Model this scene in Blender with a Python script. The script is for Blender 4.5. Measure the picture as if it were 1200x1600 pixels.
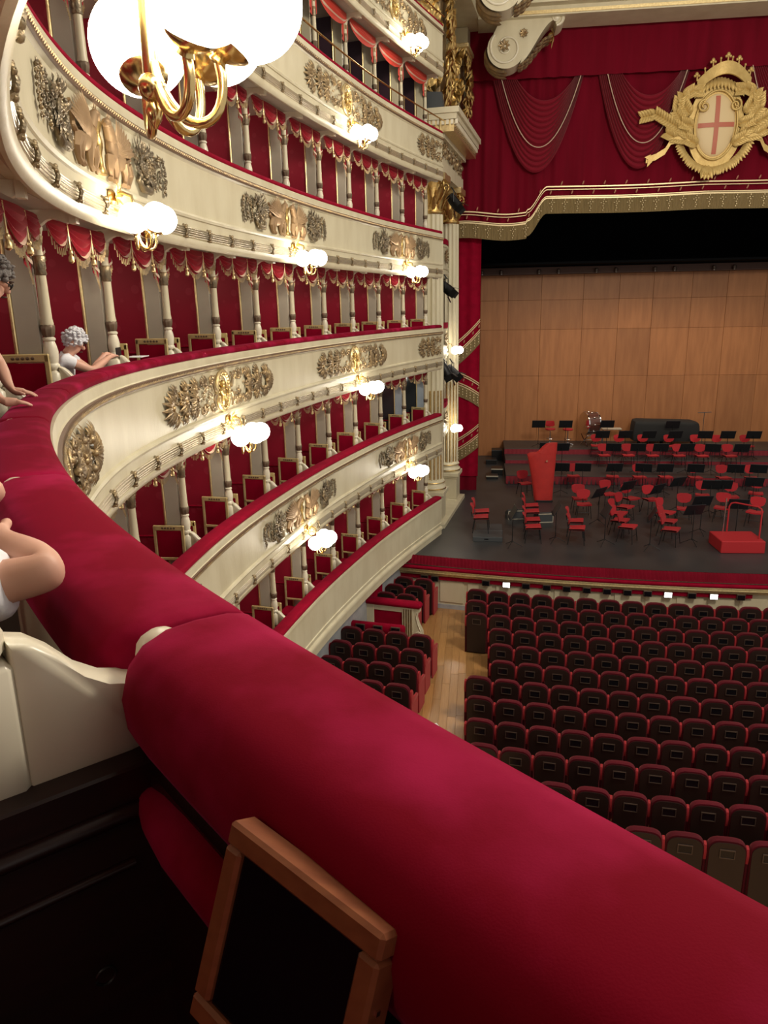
import bpy, math, random
import numpy as np
from mathutils import Matrix, Vector
random.seed(7)
for _o in list(bpy.data.objects): bpy.data.objects.remove(_o)
SC = bpy.context.scene
COL = SC.collection
PI = math.pi

# ------------------------------------------------------------------ camera
CAMZ = 7.85
_p, _r, _th = .2666, .0176, .128
_F = Vector((0, math.cos(_p), -math.sin(_p)))
_R0 = Vector((1, 0, 0)); _U0 = Vector((0, math.sin(_p), math.cos(_p)))
_R = _R0*math.cos(_r) - _U0*math.sin(_r); _U = _R0*math.sin(_r) + _U0*math.cos(_r)
_M = Matrix.Rotation(_th, 3, 'Z')
_F, _R, _U = _M @ _F, _M @ _R, _M @ _U
cd = bpy.data.cameras.new('camera'); cam = bpy.data.objects.new('camera', cd); COL.objects.link(cam)
cam.matrix_world = Matrix(((_R.x, _U.x, -_F.x, 0), (_R.y, _U.y, -_F.y, 0), (_R.z, _U.z, -_F.z, CAMZ), (0, 0, 0, 1)))
cd.sensor_fit = 'VERTICAL'; cd.sensor_height = 36; cd.sensor_width = 27
cd.lens = 36*1172/1600; cd.clip_start = .02; cd.clip_end = 200
SC.camera = cam

# ------------------------------------------------------------------ world, large lights, exposure
wd = bpy.data.worlds.new('hall_ambient'); SC.world = wd; wd.use_nodes = True
wd.node_tree.nodes['Background'].inputs[0].default_value = (1.0, .93, .82, 1)
wd.node_tree.nodes['Background'].inputs[1].default_value = .50
def lamp(name, kind, loc, power, color, size=1, size_y=None, target=None, spread=None):
    l = bpy.data.lights.new(name, kind); l.energy = power; l.color = color
    if kind == 'AREA':
        l.size = size
        if size_y: l.shape = 'RECTANGLE'; l.size_y = size_y
        if spread: l.spread = spread
    elif kind in ('POINT', 'SPOT'): l.shadow_soft_size = size
    o = bpy.data.objects.new(name, l); COL.objects.link(o); o.location = loc
    if target is not None:
        o.rotation_euler = (Vector(target)-Vector(loc)).to_track_quat('-Z', 'Y').to_euler()
    return o
# the great chandelier in the middle of the hall, out of frame above
lamp('chandelier_light', 'POINT', (7.0, 8.0, 14.5), 3800, (1, .90, .74), 1.4)
# concert lighting inside the stage shell
lamp('stage_wash', 'AREA', (6.8, 29.0, 10.6), 175, (1, .80, .60), 11, 2.0, (6.8, 31.6, 2), 1.9)
SC.view_settings.view_transform = 'Standard'; SC.view_settings.look = 'None'
SC.view_settings.gamma = 1; SC.view_settings.use_curve_mapping = False
SC.view_settings.exposure = 0.2

# ------------------------------------------------------------------ materials
MT = {}
def nodes_of(name):
    m = bpy.data.materials.new(name); m.use_nodes = True; MT[name] = m
    nt = m.node_tree; return m, nt, nt.nodes['Principled BSDF']
def N_(nt, typ, **kw):
    n = nt.nodes.new(typ)
    for k, v in kw.items():
        if k in n.inputs: n.inputs[k].default_value = v
        else: setattr(n, k, v)
    return n
def mat(name, col, rough=.5, metal=0, var=None, scale=6., bump=0, bscale=40., sheen=0, sheen_col=None, objvar=0, spec=None, coat=0, stretch=None, detail=4, thr=(.35, .7)):
    m, nt, b = nodes_of(name); L = nt.links.new
    b.inputs['Roughness'].default_value = rough; b.inputs['Metallic'].default_value = metal
    if spec is not None: b.inputs['Specular IOR Level'].default_value = spec
    if coat: b.inputs['Coat Weight'].default_value = coat; b.inputs['Coat Roughness'].default_value = .15
    if sheen:
        b.inputs['Sheen Weight'].default_value = sheen; b.inputs['Sheen Roughness'].default_value = .4
        b.inputs['Sheen Tint'].default_value = (*(sheen_col or col), 1)
    tc = N_(nt, 'ShaderNodeTexCoord'); vec = tc.outputs['Object']
    if stretch:
        mp = N_(nt, 'ShaderNodeMapping'); mp.inputs['Scale'].default_value = stretch; L(vec, mp.inputs['Vector']); vec = mp.outputs['Vector']
    src = None
    if var:
        no = N_(nt, 'ShaderNodeTexNoise', Scale=scale, Detail=detail); L(vec, no.inputs['Vector'])
        cr = N_(nt, 'ShaderNodeValToRGB'); L(no.outputs['Fac'], cr.inputs['Fac'])
        cr.color_ramp.elements[0].position = thr[0]; cr.color_ramp.elements[1].position = thr[1]
        cr.color_ramp.elements[0].color = (*col, 1); cr.color_ramp.elements[1].color = (*var, 1)
        src = cr.outputs['Color']
    else:
        rg = N_(nt, 'ShaderNodeRGB'); rg.outputs[0].default_value = (*col, 1); src = rg.outputs[0]
    if objvar:
        oi = N_(nt, 'ShaderNodeObjectInfo'); mr = N_(nt, 'ShaderNodeMapRange')
        mr.inputs['To Min'].default_value = 1-objvar; mr.inputs['To Max'].default_value = 1+objvar
        L(oi.outputs['Random'], mr.inputs['Value'])
        hs = N_(nt, 'ShaderNodeHueSaturation'); L(mr.outputs['Result'], hs.inputs['Value']); L(src, hs.inputs['Color']); src = hs.outputs['Color']
    L(src, b.inputs['Base Color'])
    if bump:
        n2 = N_(nt, 'ShaderNodeTexNoise', Scale=bscale, Detail=3.); L(vec, n2.inputs['Vector'])
        bp = N_(nt, 'ShaderNodeBump', Strength=bump, Distance=.02); L(n2.outputs['Fac'], bp.inputs['Height']); L(bp.outputs['Normal'], b.inputs['Normal'])
    return m
CREAM = (.655, .595, .425)
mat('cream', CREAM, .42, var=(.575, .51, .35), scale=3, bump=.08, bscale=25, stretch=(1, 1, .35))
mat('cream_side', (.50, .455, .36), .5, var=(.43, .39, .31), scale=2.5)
mat('cream_white', (.76, .70, .55), .3, var=(.68, .62, .47), scale=5)
mat('velvet', (.175, .0006, .010), .8, var=(.32, .008, .048), scale=3.4, bump=.06, bscale=420, sheen=.14, sheen_col=(1, .12, .35), detail=9, thr=(.47, .68), spec=.05)
mat('velvet_far', (.27, .0015, .020), .8, var=(.21, .001, .014), scale=4, sheen=.07, sheen_col=(.9, .15, .35), spec=.08)
mat('cloth_red', (.30, .010, .022), .7, var=(.24, .006, .018), scale=5, sheen=.3, sheen_col=(1, .3, .3), spec=.2)
mat('cloth_orange', (.50, .035, .02), .65, sheen=.3, sheen_col=(1, .4, .3))
mat('curtain', (.16, .002, .013), .85, var=(.12, .0015, .009), scale=3, stretch=(1, 1, .12), sheen=.25, sheen_col=(.9, .25, .3), spec=.1)
mat('curtain_swag', (.19, .006, .018), .8, sheen=.35, sheen_col=(1, .45, .45), spec=.15)
mat('cord', (.45, .20, .12), .6)
mat('band_cream', (.62, .46, .34), .6)
mat('gold', (.78, .54, .20), .33, 1.0, var=(.52, .34, .13), scale=14, bump=.2, bscale=60)
mat('gold_pale', (.83, .66, .34), .36, .85, var=(.66, .50, .25), scale=18, bump=.15, bscale=70)
mat('antique', (.29, .215, .13), .42, .75, var=(.47, .33, .165), scale=7, bump=.25, bscale=70, thr=(.4, .65))
mat('antique_dark', (.21, .17, .115), .40, .7, var=(.38, .285, .16), scale=8, bump=.3, bscale=60, thr=(.45, .68))
mat('reed_metal', (.66, .60, .48), .25, .6, var=(.74, .66, .50), scale=3)
mat('bead_brown', (.15, .085, .05), .45, .2)
mat('leaf_brown', (.16, .11, .07), .45, .3)
mat('brass', (.74, .56, .26), .22, 1.0)
mat('emblem_gold', (.66, .47, .17), .45, .35, var=(.55, .37, .12), scale=6, bump=.25, bscale=30)
mat('emblem_field', (.72, .55, .30), .5)
mat('emblem_cross', (.50, .14, .08), .5)
mat('fringe_gold', (.30, .22, .10), .55, .3, var=(.22, .16, .07), scale=30, stretch=(1, 1, .05))
mat('fringe_bead', (.72, .58, .34), .4, .5)
mat('gilt_cream', (.72, .58, .28), .35, .35, var=(.60, .46, .20), scale=9)
mat('antique_flat', (.34, .22, .12), .55, .55, var=(.42, .28, .15), scale=5)
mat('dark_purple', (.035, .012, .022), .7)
mat('dark_wall', (.02, .012, .02), .8)
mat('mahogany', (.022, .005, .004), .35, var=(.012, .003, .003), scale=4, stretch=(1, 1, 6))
mat('walnut', (.26, .085, .035), .32, var=(.20, .06, .025), scale=5, stretch=(1, 12, 12), coat=.3)
mat('black_glass', (.004, .003, .005), .12, spec=.4)
mat('black_screen', (.006, .006, .008), .25)
mat('black_frame', (.09, .06, .045), .35, .2)
mat('seat_wood', (.022, .010, .007), .45, var=(.016, .007, .005), scale=5, stretch=(1, 1, .2), objvar=.2)
mat('seat_velvet', (.075, .003, .009), .75, sheen=.2, sheen_col=(1, .3, .3), objvar=.15, spec=.15)
mat('seat_arm', (.33, .022, .028), .7, sheen=.35, sheen_col=(1, .4, .35), spec=.2)  # brighter red for arm tops and aisle sides, their light put into the colour
mat('marble', (.42, .43, .44), .4, var=(.30, .32, .35), scale=4, detail=8)
mat('plank', (.44, .235, .085), .28, var=(.36, .18, .06), scale=3, stretch=(9, .7, 1), objvar=.16, coat=.25)
mat('floor_base', (.30, .15, .055), .35)
mat('stage_floor', (.028, .028, .030), .42, var=(.045, .045, .047), scale=.8, detail=7)
mat('stage_black', (.0015, .0018, .0025), .9, spec=.05)
mat('wood_panel', (.40, .165, .058), .5, var=(.32, .125, .042), scale=2.2, stretch=(3.0, 1, .35), objvar=.13)
mat('wood_dark', (.07, .025, .014), .55)
mat('chair_red', (.40, .018, .026), .65, sheen=.2, sheen_col=(1, .4, .35), objvar=.15, spec=.2)
mat('skirt_red', (.24, .014, .026), .75)
mat('harp_red', (.50, .020, .016), .65, var=(.42, .015, .012), scale=4, sheen=.25, sheen_col=(1, .4, .3))
mat('podium_red', (.42, .012, .018), .7)
mat('black_metal', (.012, .012, .013), .4, .3)
mat('black_desk', (.010, .011, .014), .45)
mat('black_cloth', (.012, .013, .014), .85)
mat('chrome', (.75, .75, .76), .12, 1.0)
mat('drum_wood', (.10, .035, .025), .3, coat=.4)
mat('drum_head', (.16, .13, .10), .5)
mat('blue_panel', (.38, .44, .50), .35, var=(.30, .36, .43), scale=3)
mat('mirror_dark', (.10, .11, .12), .12, .7)
mat('skin', (.62, .34, .24), .5, var=(.68, .38, .28), scale=7)
mat('skin_tan', (.50, .26, .17), .5)
mat('hair_grey', (.16, .14, .13), .6, bump=.5, bscale=120)
mat('hair_white', (.66, .66, .70), .6, bump=.5, bscale=120)
mat('hair_brown', (.06, .03, .02), .55, bump=.5, bscale=120)
mat('navy', (.012, .014, .022), .8)
mat('white_cloth', (.78, .78, .82), .7, bump=.2, bscale=30)
mat('pink_cloth', (.42, .05, .13), .9, bump=.6, bscale=90)
mat('paper', (.85, .85, .85), .6)
mat('speaker_grey', (.05, .055, .06), .5)
mat('trouser', (.03, .03, .035), .8)
def emat(name, col, s):
    m, nt, b = nodes_of(name)
    b.inputs['Base Color'].default_value = (*col, 1); b.inputs['Emission Color'].default_value = (*col, 1); b.inputs['Emission Strength'].default_value = s
emat('globe', (1, .93, .80), 15)
emat('lit_lamp', (1, 1, .98), 6)
emat('exit_green', (.05, .75, .45), 1.5)
def damask():
    m, nt, b = nodes_of('damask'); L = nt.links.new
    tc = N_(nt, 'ShaderNodeTexCoord')
    vo = N_(nt, 'ShaderNodeTexVoronoi', Scale=6.); L(tc.outputs['Object'], vo.inputs['Vector'])
    cr = N_(nt, 'ShaderNodeValToRGB'); L(vo.outputs['Distance'], cr.inputs['Fac'])
    e = cr.color_ramp.elements
    e[0].position = .30; e[0].color = (.30, .014, .036, 1); e[1].position = .36; e[1].color = (.26, .004, .022, 1)
    L(cr.outputs['Color'], b.inputs['Base Color']); b.inputs['Roughness'].default_value = .6; b.inputs['Specular IOR Level'].default_value = .25
    b.inputs['Sheen Weight'].default_value = .15; b.inputs['Sheen Tint'].default_value = (1, .3, .35, 1)
damask()

# ------------------------------------------------------------------ mesh builder and object helpers
class MB:
    def __init__(s): s.v = []; s.f = []
    def add(s, vs, fs):
        k = len(s.v); s.v += [tuple(map(float, p)) for p in vs]; s.f += [tuple(i+k for i in q) for q in fs]; return s
    def box(s, x0, x1, y0, y1, z0, z1, c=0):
        if c <= 0:
            return s.add([(x, y, z) for x in (x0, x1) for y in (y0, y1) for z in (z0, z1)],
                         [(0, 1, 3, 2), (4, 6, 7, 5), (0, 4, 5, 1), (2, 3, 7, 6), (0, 2, 6, 4), (1, 5, 7, 3)])
        c = min(c, (x1-x0)*.45, (y1-y0)*.45, (z1-z0)*.45)
        ring = lambda z, k: [(x0+k, y0, z), (x1-k, y0, z), (x1, y0+k, z), (x1, y1-k, z), (x1-k, y1, z), (x0+k, y1, z), (x0, y1-k, z), (x0, y0+k, z)]
        ins = lambda z: [(x0+c, y0+c, z), (x1-c, y0+c, z), (x1-c, y0+c, z), (x1-c, y1-c, z), (x1-c, y1-c, z), (x0+c, y1-c, z), (x0+c, y1-c, z), (x0+c, y0+c, z)]
        return s.loft([ins(z0), ring(z0+c, c), ring(z1-c, c), ins(z1)])
    def loft(s, rings, close=True, caps=True):
        n = len(rings[0]); vs = [p for r in rings for p in r]; fs = []
        for i in range(len(rings)-1):
            for j in range(n if close else n-1):
                a, b = i*n+j, i*n+(j+1) % n; fs.append((a, b, b+n, a+n))
        if caps and close:
            fs.append(tuple(range(n))[::-1]); fs.append(tuple((len(rings)-1)*n+j for j in range(n)))
        return s.add(vs, fs)
    def lathe(s, prof, n=16, c=(0, 0, 0), mod=None):
        rings = []
        for r, z in prof:
            rings.append([(c[0]+(r*(mod(2*PI*j/n) if mod else 1))*math.cos(2*PI*j/n), c[1]+(r*(mod(2*PI*j/n) if mod else 1))*math.sin(2*PI*j/n), c[2]+z) for j in range(n)])
        return s.loft(rings)
    def tube(s, path, r, n=8, caps=True):
        P = [Vector(p) for p in path]; m = len(P); rings = []
        rad = r if hasattr(r, '__len__') else [r]*m
        t0 = (P[1]-P[0]).normalized(); up = Vector((0, 0, 1)) if abs(t0.z) < .9 else Vector((1, 0, 0))
        nrm = t0.cross(up).normalized()
        for i in range(m):
            t = (P[min(i+1, m-1)]-P[max(i-1, 0)]).normalized()
            nrm = (nrm-t*nrm.dot(t)).normalized(); b = t.cross(nrm)
            rings.append([P[i]+(nrm*math.cos(2*PI*j/n)+b*math.sin(2*PI*j/n))*rad[i] for j in range(n)])
        return s.loft(rings, caps=caps)
    def ball(s, c, r, nu=12, nv=8):
        rx, ry, rz = r if hasattr(r, '__len__') else (r, r, r); rings = []
        for i in range(nv+1):
            t = PI*i/nv; k = max(math.sin(t), 1e-3)
            rings.append([(c[0]+rx*k*math.cos(2*PI*j/nu), c[1]+ry*k*math.sin(2*PI*j/nu), c[2]-rz*math.cos(t)) for j in range(nu)])
        return s.loft(rings)
    def grid(s, pts):
        m = len(pts[0]); vs = [p for r in pts for p in r]
        return s.add(vs, [(i*m+j, i*m+j+1, (i+1)*m+j+1, (i+1)*m+j) for i in range(len(pts)-1) for j in range(m-1)])
    def prism(s, out, x0, x1, ax='x'):
        # out: outline in the two other axes, extruded along ax
        f = {'x': lambda a, p: (a, p[0], p[1]), 'y': lambda a, p: (p[0], a, p[1]), 'z': lambda a, p: (p[0], p[1], a)}[ax]
        return s.loft([[f(x0, p) for p in out], [f(x1, p) for p in out]])
    def map(s, fn): s.v = [tuple(fn(*p)) for p in s.v]; return s
    def mesh(s, name):
        me = bpy.data.meshes.new(name); me.from_pydata(s.v, [], s.f); me.update(); return me
    def build(s, name, m, parent=None, smooth=35, loc=None, rotz=0):
        me = s.mesh(name); me.materials.append(MT[m])
        import bmesh as _b
        bm = _b.new(); bm.from_mesh(me); _b.ops.recalc_face_normals(bm, faces=bm.faces); bm.to_mesh(me); bm.free()
        if smooth:
            me.polygons.foreach_set('use_smooth', [True]*len(me.polygons)); me.set_sharp_from_angle(angle=math.radians(smooth))
        o = bpy.data.objects.new(name, me); COL.objects.link(o); o.parent = parent
        if loc is not None: o.location = loc
        o.rotation_euler.z = rotz
        return o
LABELS = {}
def tag(o, label, cat, group=None):
    n = len(label.split())
    if not 4 <= n <= 16: print('LABEL LENGTH', n, label)
    if label in LABELS and not group: print('DUP LABEL', label)
    LABELS[label] = 1
    o['label'] = label; o['category'] = cat
    if group: o['group'] = group
    return o
def thing(name, label, cat, loc=(0, 0, 0), rotz=0, group=None):
    o = bpy.data.objects.new(name, None); COL.objects.link(o); o.empty_display_size = .05
    o.location = loc; o.rotation_euler = (0, 0, rotz)
    return tag(o, label, cat, group)
KIDS = {}
def kids(o):
    return [c for c in bpy.data.objects if c.parent == o]
def cache_kids(root):
    KIDS[root.name] = [(c, [g for g in c.children]) for c in root.children]
def dup(root, loc, rotz, label, cat=None, group=None):
    if root.name not in KIDS: cache_kids(root)
    r = root.copy(); COL.objects.link(r); r.location = loc; r.rotation_euler = (0, 0, rotz)
    for ch, gs in KIDS[root.name]:
        c = ch.copy(); COL.objects.link(c); c.parent = r
        for g in gs:
            d = g.copy(); COL.objects.link(d); d.parent = c
    tag(r, label, cat or root['category'], group or root.get('group'))
    return r
def struct(name, mb, m, smooth=35, parent=None):
    o = mb.build(name, m, parent, smooth)
    if parent is None: o['kind'] = 'structure'
    return o
ORD = ['first', 'second', 'third', 'fourth', 'fifth', 'sixth', 'seventh', 'eighth', 'ninth', 'tenth', 'eleventh', 'twelfth', 'thirteenth', 'fourteenth', 'fifteenth', 'sixteenth', 'seventeenth', 'eighteenth', 'nineteenth', 'twentieth']
def leaf(mb, o, d, nrm, ln, w, curl=.3, lobes=3, n=7, belly=.25):
    # lobed leaf blade: midrib along d, rising along nrm, tip curling
    o = Vector(o); d = Vector(d).normalized(); nrm = Vector(nrm).normalized(); sd = d.cross(nrm)
    rows = []
    for i in range(n+1):
        t = i/n; wd_ = w*math.sin(PI*min(1, t*.86+.14))**.8*(1-.22*abs(math.sin(lobes*PI*t)))
        c = o+d*(ln*t)+nrm*(ln*(belly*math.sin(PI*t)+curl*t*t*t))
        rows.append([c-sd*wd_-nrm*wd_*.30, c-sd*wd_*.5+nrm*wd_*.10, c-nrm*wd_*.12, c+sd*wd_*.5+nrm*wd_*.10, c+sd*wd_-nrm*wd_*.30])
    mb.grid(rows)
def fan(mb, u, v, a, n, spread, ln, w, w0=.012):
    for i in range(n):
        q = a+spread*((i/(n-1) if n > 1 else .5)-.5)
        k = 1-.25*abs((i/(n-1) if n > 1 else .5)-.5)*2
        leaf(mb, (u, v, w0), (math.cos(q), math.sin(q), 0), (0, 0, 1), ln*k, w, curl=-.05, belly=.22, n=5)
def scroll2(mb, u, v, r, a0, turns, w0=.02, th=.014, n=26, sgn=1):
    P = []; R = []
    for i in range(n+1):
        t = i/n; rr = r*(1-.85*t); a = a0+sgn*turns*2*PI*t
        P.append((u+rr*math.cos(a), v+rr*math.sin(a), w0)); R.append(th*(1-.45*t))
    mb.tube(P, R, 6)
    mb.ball((u, v, w0), th*1.6, 6, 4)

# ------------------------------------------------------------------ plan of the horseshoe wall (outer edge of the velvet rails)
PTS = np.array([(4.16,-2.07),(3.16,-1.57),(2.16,-.92),(1.46,-.42),(.83,.08),(.251,.564),(-.015,.797),(-.378,1.121),(-.786,1.543),(-.987,1.777),(-1.224,2.074),(-1.53,2.487),(-1.77,2.87),(-2.02,3.27),(-2.28,3.7),(-2.55,4.27),(-2.81,4.87),(-3.08,5.7),(-3.22,6.3),(-3.34,7.1),(-3.385,7.8),(-3.41,8.6),(-3.40,9.6),(-3.33,10.6),(-3.2,11.8),(-3.06,12.9),(-2.87,14.1),(-2.6,15.4),(-2.3,16.8),(-1.92,18.2),(-1.53,19.5),(-1.04,21.0),(-.7,22.0)])
def _plan(n=800, sig=.6):
    t = np.concatenate([[0], np.cumsum(np.hypot(*np.diff(PTS, axis=0).T))])
    s = np.linspace(0, t[-1], n); P = np.stack([np.interp(s, t, PTS[:, 0]), np.interp(s, t, PTS[:, 1])], 1)
    ds = s[1]-s[0]; k = int(3*sig/ds); w = np.exp(-.5*(np.arange(-k, k+1)*ds/sig)**2); w /= w.sum()
    pad = np.concatenate([2*P[0]-P[k:0:-1], P, 2*P[-1]-P[-2:-k-2:-1]])
    return np.stack([np.convolve(pad[:, i], w, 'valid') for i in (0, 1)], 1)
PC = _plan()
PS = np.concatenate([[0], np.cumsum(np.hypot(*np.diff(PC, axis=0).T))])
PS = PS-PS[-1]+27.55
PT = np.gradient(PC, axis=0); PT /= np.linalg.norm(PT, axis=1)[:, None]
def cpt(s):
    x, y = np.interp(s, PS, PC[:, 0]), np.interp(s, PS, PC[:, 1]); tx, ty = np.interp(s, PS, PT[:, 0]), np.interp(s, PS, PT[:, 1])
    k = math.hypot(tx, ty); return x, y, tx/k, ty/k
def pos(s, d, z):                       # d: metres behind the rail edge, into the boxes
    x, y, tx, ty = cpt(s); return (x-ty*d, y+tx*d, z)
def frame_at(s, z):
    x, y, tx, ty = cpt(s); return (x, y, z), math.atan2(ty, tx)
RAIL = {k: 7.285+2.4*k for k in range(-2, 4)}
S_END = 26.50
def sweep(mb, prof, s0, s1, z, step=.14, closed=True, caps=True):
    n = max(2, int((s1-s0)/step)); rings = []
    for i in range(n+1):
        s = s0+(s1-s0)*i/n; rings.append([pos(s, d, z+h) for d, h in prof])
    mb.loft(rings, close=closed, caps=caps); return mb
TIER = {-2: 'lowest box tier', -1: 'second tier above the stalls', 0: "white-haired woman's tier", 1: 'fourth tier above the stalls', 2: 'fifth tier with dark boxes', 3: 'topmost tier in view'}
# ------------------------------------------------------------------ shell of the hall
FLOOR_Z = 0.
f0 = struct('floor', MB().box(-9, 16, -4, 19.0, -.3, -.012), 'floor_base', 0)
# parquet planks of the aisle, picked out one by one
rp = random.Random(3); pk = {}
for i in range(27):
    x = -4.134+i*.168; y = 8.2-rp.random()*1.6
    while y < 18.9:
        ln = rp.choice((1.5, 1.8, 2.2)); key = ln
        if key not in pk:
            pk[key] = MB().box(-.0825, .0825, 0, ln-.004, -.012, 0, .0025).build('plank', 'plank', f0, 20)
            o = pk[key]
        else:
            o = pk[key].copy(); COL.objects.link(o)
        o.location = (x, y, 0.001); y += ln
# a broad plank field carries on under the stalls
for i in range(46):
    o = MB().box(-.083, .083, 0, 12.2, -.012, 0, .0025).build('plank', 'plank', f0, 20) if i == 0 else base_pl.copy()
    if i == 0: base_pl = o
    else: COL.objects.link(o)
    o.location = (.402+i*.168, 6.6, -.001)

CUSH = [(d*.775, h) for d, h in [(.0, .0), (-.016, .02), (-.014, .045), (.012, .066), (.05, .075), (.14, .079), (.22, .076), (.268, .064), (.303, .038), (.317, 0), (.312, -.05), (.29, -.088), (.25, -.10), (.12, -.05)]]
FASC = [(.04, .0), (-.02, -.005), (-.02, -.09), (-.03, -.10), (-.03, -.165), (-.02, -.175), (0, -.19), (0, -.735), (-.03, -.745), (-.042, -.77), (-.03, -.795), (-.012, -.80), (-.012, -.885), (-.012, -1.02), (-.03, -1.03), (-.025, -1.06), (-.005, -1.105), (.02, -1.12), (.045, -1.115), (.07, -1.08), (.10, -1.045), (.2, -1.03), (.2, -.9), (.2, -.1)]
PLAIN = [(.04, .0), (-.02, -.005), (-.025, -.05), (.0, -.07), (.0, -.70), (-.02, -.71), (-.02, -.73), (0, -.74), (0, -.80), (-.035, -.82), (-.05, -.86), (-.05, -.90), (-.02, -.93), (-.02, -1.08), (.1, -1.12), (.2, -1.12), (.2, -.1)]
TOPF = FASC
S0 = {-2: 9, -1: 7, 0: 1.2, 1: 3.2, 2: 14, 3: 19}
# back walls, box floors and box ceilings of every tier
for k in range(-2, 4):
    r = RAIL[k]; s0 = S0[k]
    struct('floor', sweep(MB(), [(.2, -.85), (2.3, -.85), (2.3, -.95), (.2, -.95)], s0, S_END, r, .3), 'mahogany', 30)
    if k < 3:
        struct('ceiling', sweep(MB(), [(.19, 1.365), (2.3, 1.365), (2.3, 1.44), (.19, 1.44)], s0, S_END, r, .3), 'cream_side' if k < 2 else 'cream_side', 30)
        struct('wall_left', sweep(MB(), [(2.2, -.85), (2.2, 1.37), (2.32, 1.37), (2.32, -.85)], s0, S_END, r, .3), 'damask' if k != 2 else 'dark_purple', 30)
# grey marbled wall under the lowest tier
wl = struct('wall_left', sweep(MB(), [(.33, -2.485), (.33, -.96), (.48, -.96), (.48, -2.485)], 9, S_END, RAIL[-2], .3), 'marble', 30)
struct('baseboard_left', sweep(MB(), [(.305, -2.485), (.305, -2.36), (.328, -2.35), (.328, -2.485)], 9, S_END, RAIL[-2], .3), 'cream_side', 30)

# ------------------------------------------------------------------ gilded reliefs
def wrap(mb, sc, z0):
    return mb.map(lambda u, v, w: pos(sc+u*1.14, -w, z0+v))
def relief_leaf(mb, sg, seed):
    R = random.Random(seed); a = 0 if sg > 0 else PI
    def palm(u, v, ang, n, spread, ln, w):
        fan(mb, sg*u, v, ang if sg > 0 else PI-ang, n, spread, ln, w, .014); mb.ball((sg*u, v, .03), (.035, .035, .035), 8, 5)
    palm(1.48, -.02, 0, 11, 4.0, .25, .040); palm(1.40, .10, .95, 7, 2.4, .17, .032); palm(1.38, -.12, -.95, 7, 2.4, .17, .032)
    palm(1.10, .0, 0, 11, 4.6, .22, .038); palm(1.12, .14, 1.9, 6, 2.2, .14, .030); palm(1.12, -.14, -1.9, 6, 2.2, .14, .030)
    palm(.82, .11, 1.2, 8, 3.0, .17, .034); palm(.82, -.11, -1.2, 8, 3.0, .17, .034); palm(.78, .0, .0, 9, 2.6, .24, .036)
    palm(.52, .13, 1.4, 7, 2.6, .14, .030); palm(.52, -.13, -1.4, 7, 2.6, .14, .030)
    for sv in (-1, 1):
        P = [(sg*(.24+.05*math.sin(i/14*PI)), sv*(.03+.19*i/14), .04) for i in range(15)]; mb.tube(P, [.024-.0008*i for i in range(15)], 7)
        scroll2(mb, sg*.36, sv*.16, .075, PI if sg > 0 else 0, 1.3, .045, .016, n=20, sgn=-sv*sg); scroll2(mb, sg*.66, sv*.19, .05, 0, 1.2, .04, .012, n=16, sgn=sv*sg)
    for i in range(46):
        u = R.uniform(.3, 1.5); v = R.uniform(-.2, .2); q = R.uniform(0, 2*PI)
        leaf(mb, (sg*u, v, .012), (math.cos(q), math.sin(q), 0), (0, 0, 1), R.uniform(.06, .10), R.uniform(.018, .028), curl=.3, belly=.35, n=4)
    for i in range(16): mb.ball((sg*R.uniform(.35, 1.5), R.uniform(-.17, .17), .04), R.uniform(.014, .024), 6, 4)
def medallion(mb):
    P = [(.19*math.cos(2*PI*i/36), .255*math.sin(2*PI*i/36), .035) for i in range(37)]
    mb.tube(P, .024, 6, caps=False)
    P = [(.145*math.cos(2*PI*i/36), .205*math.sin(2*PI*i/36), .03) for i in range(37)]
    mb.tube(P, .012, 6, caps=False)
    for i in range(26):
        a = 2*PI*i/26; mb.ball((.168*math.cos(a), .23*math.sin(a), .05), .012, 6, 4)
def putto(mb):
    mb.ball((0, .09, .03), (.045, .05, .045), 10, 7); mb.ball((0, -.01, .03), (.055, .08, .05), 10, 7)
    for sg in (-1, 1):
        mb.tube([(sg*.04, .04, .05), (sg*.10, .0, .05), (sg*.06, -.05, .06)], [.022, .02, .016], 6)
        mb.tube([(sg*.02, -.07, .04), (sg*.05, -.13, .05), (sg*.03, -.18, .04)], [.028, .024, .018], 6)
def griffin(mb, sg):
    # winged beast in low relief, facing the candelabrum
    mb.ball((sg*.40, -.05, .02), (.19, .085, .05), 12, 8)
    mb.ball((sg*.25, .01, .03), (.085, .12, .055), 10, 7)
    mb.tube([(sg*.24, .07, .035), (sg*.19, .15, .045), (sg*.15, .19, .05)], [.058, .05, .04], 8)
    mb.ball((sg*.13, .195, .055), (.055, .042, .04), 8, 6); mb.tube([(sg*.10, .185, .06), (sg*.065, .17, .06)], [.026, .014], 6)
    for e in (-.02, .02): leaf(mb, (sg*(.15+e), .215, .05), (sg*.2, 1, 0), (0, 0, 1), .06, .016)
    for row, (ln, n) in enumerate(((.34, 9), (.22, 8))):
        for i in range(n):
            a = PI/2-sg*(.30+1.15*i/n); leaf(mb, (sg*(.27+.012*i), -.01+.0*i, .045+.014*row), (math.cos(a), math.sin(a)*.82, 0), (0, 0, 1), ln*(1+.25*i/n), .036, curl=.0, belly=.08, n=5)
    for x, k in ((.20, -.04), (.29, .02), (.50, .03), (.56, .07)):
        mb.tube([(sg*x, -.06, .03), (sg*(x+k), -.15, .035), (sg*(x+k*.4), -.22, .03), (sg*(x+k*.4-.04), -.25, .035)], [.052, .034, .022, .026], 6)
    mb.tube([(sg*.56, -.04, .02), (sg*.65, .0, .03), (sg*.63, .10, .03), (sg*.69, .16, .03)], [.028, .022, .018, .016], 6)
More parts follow.
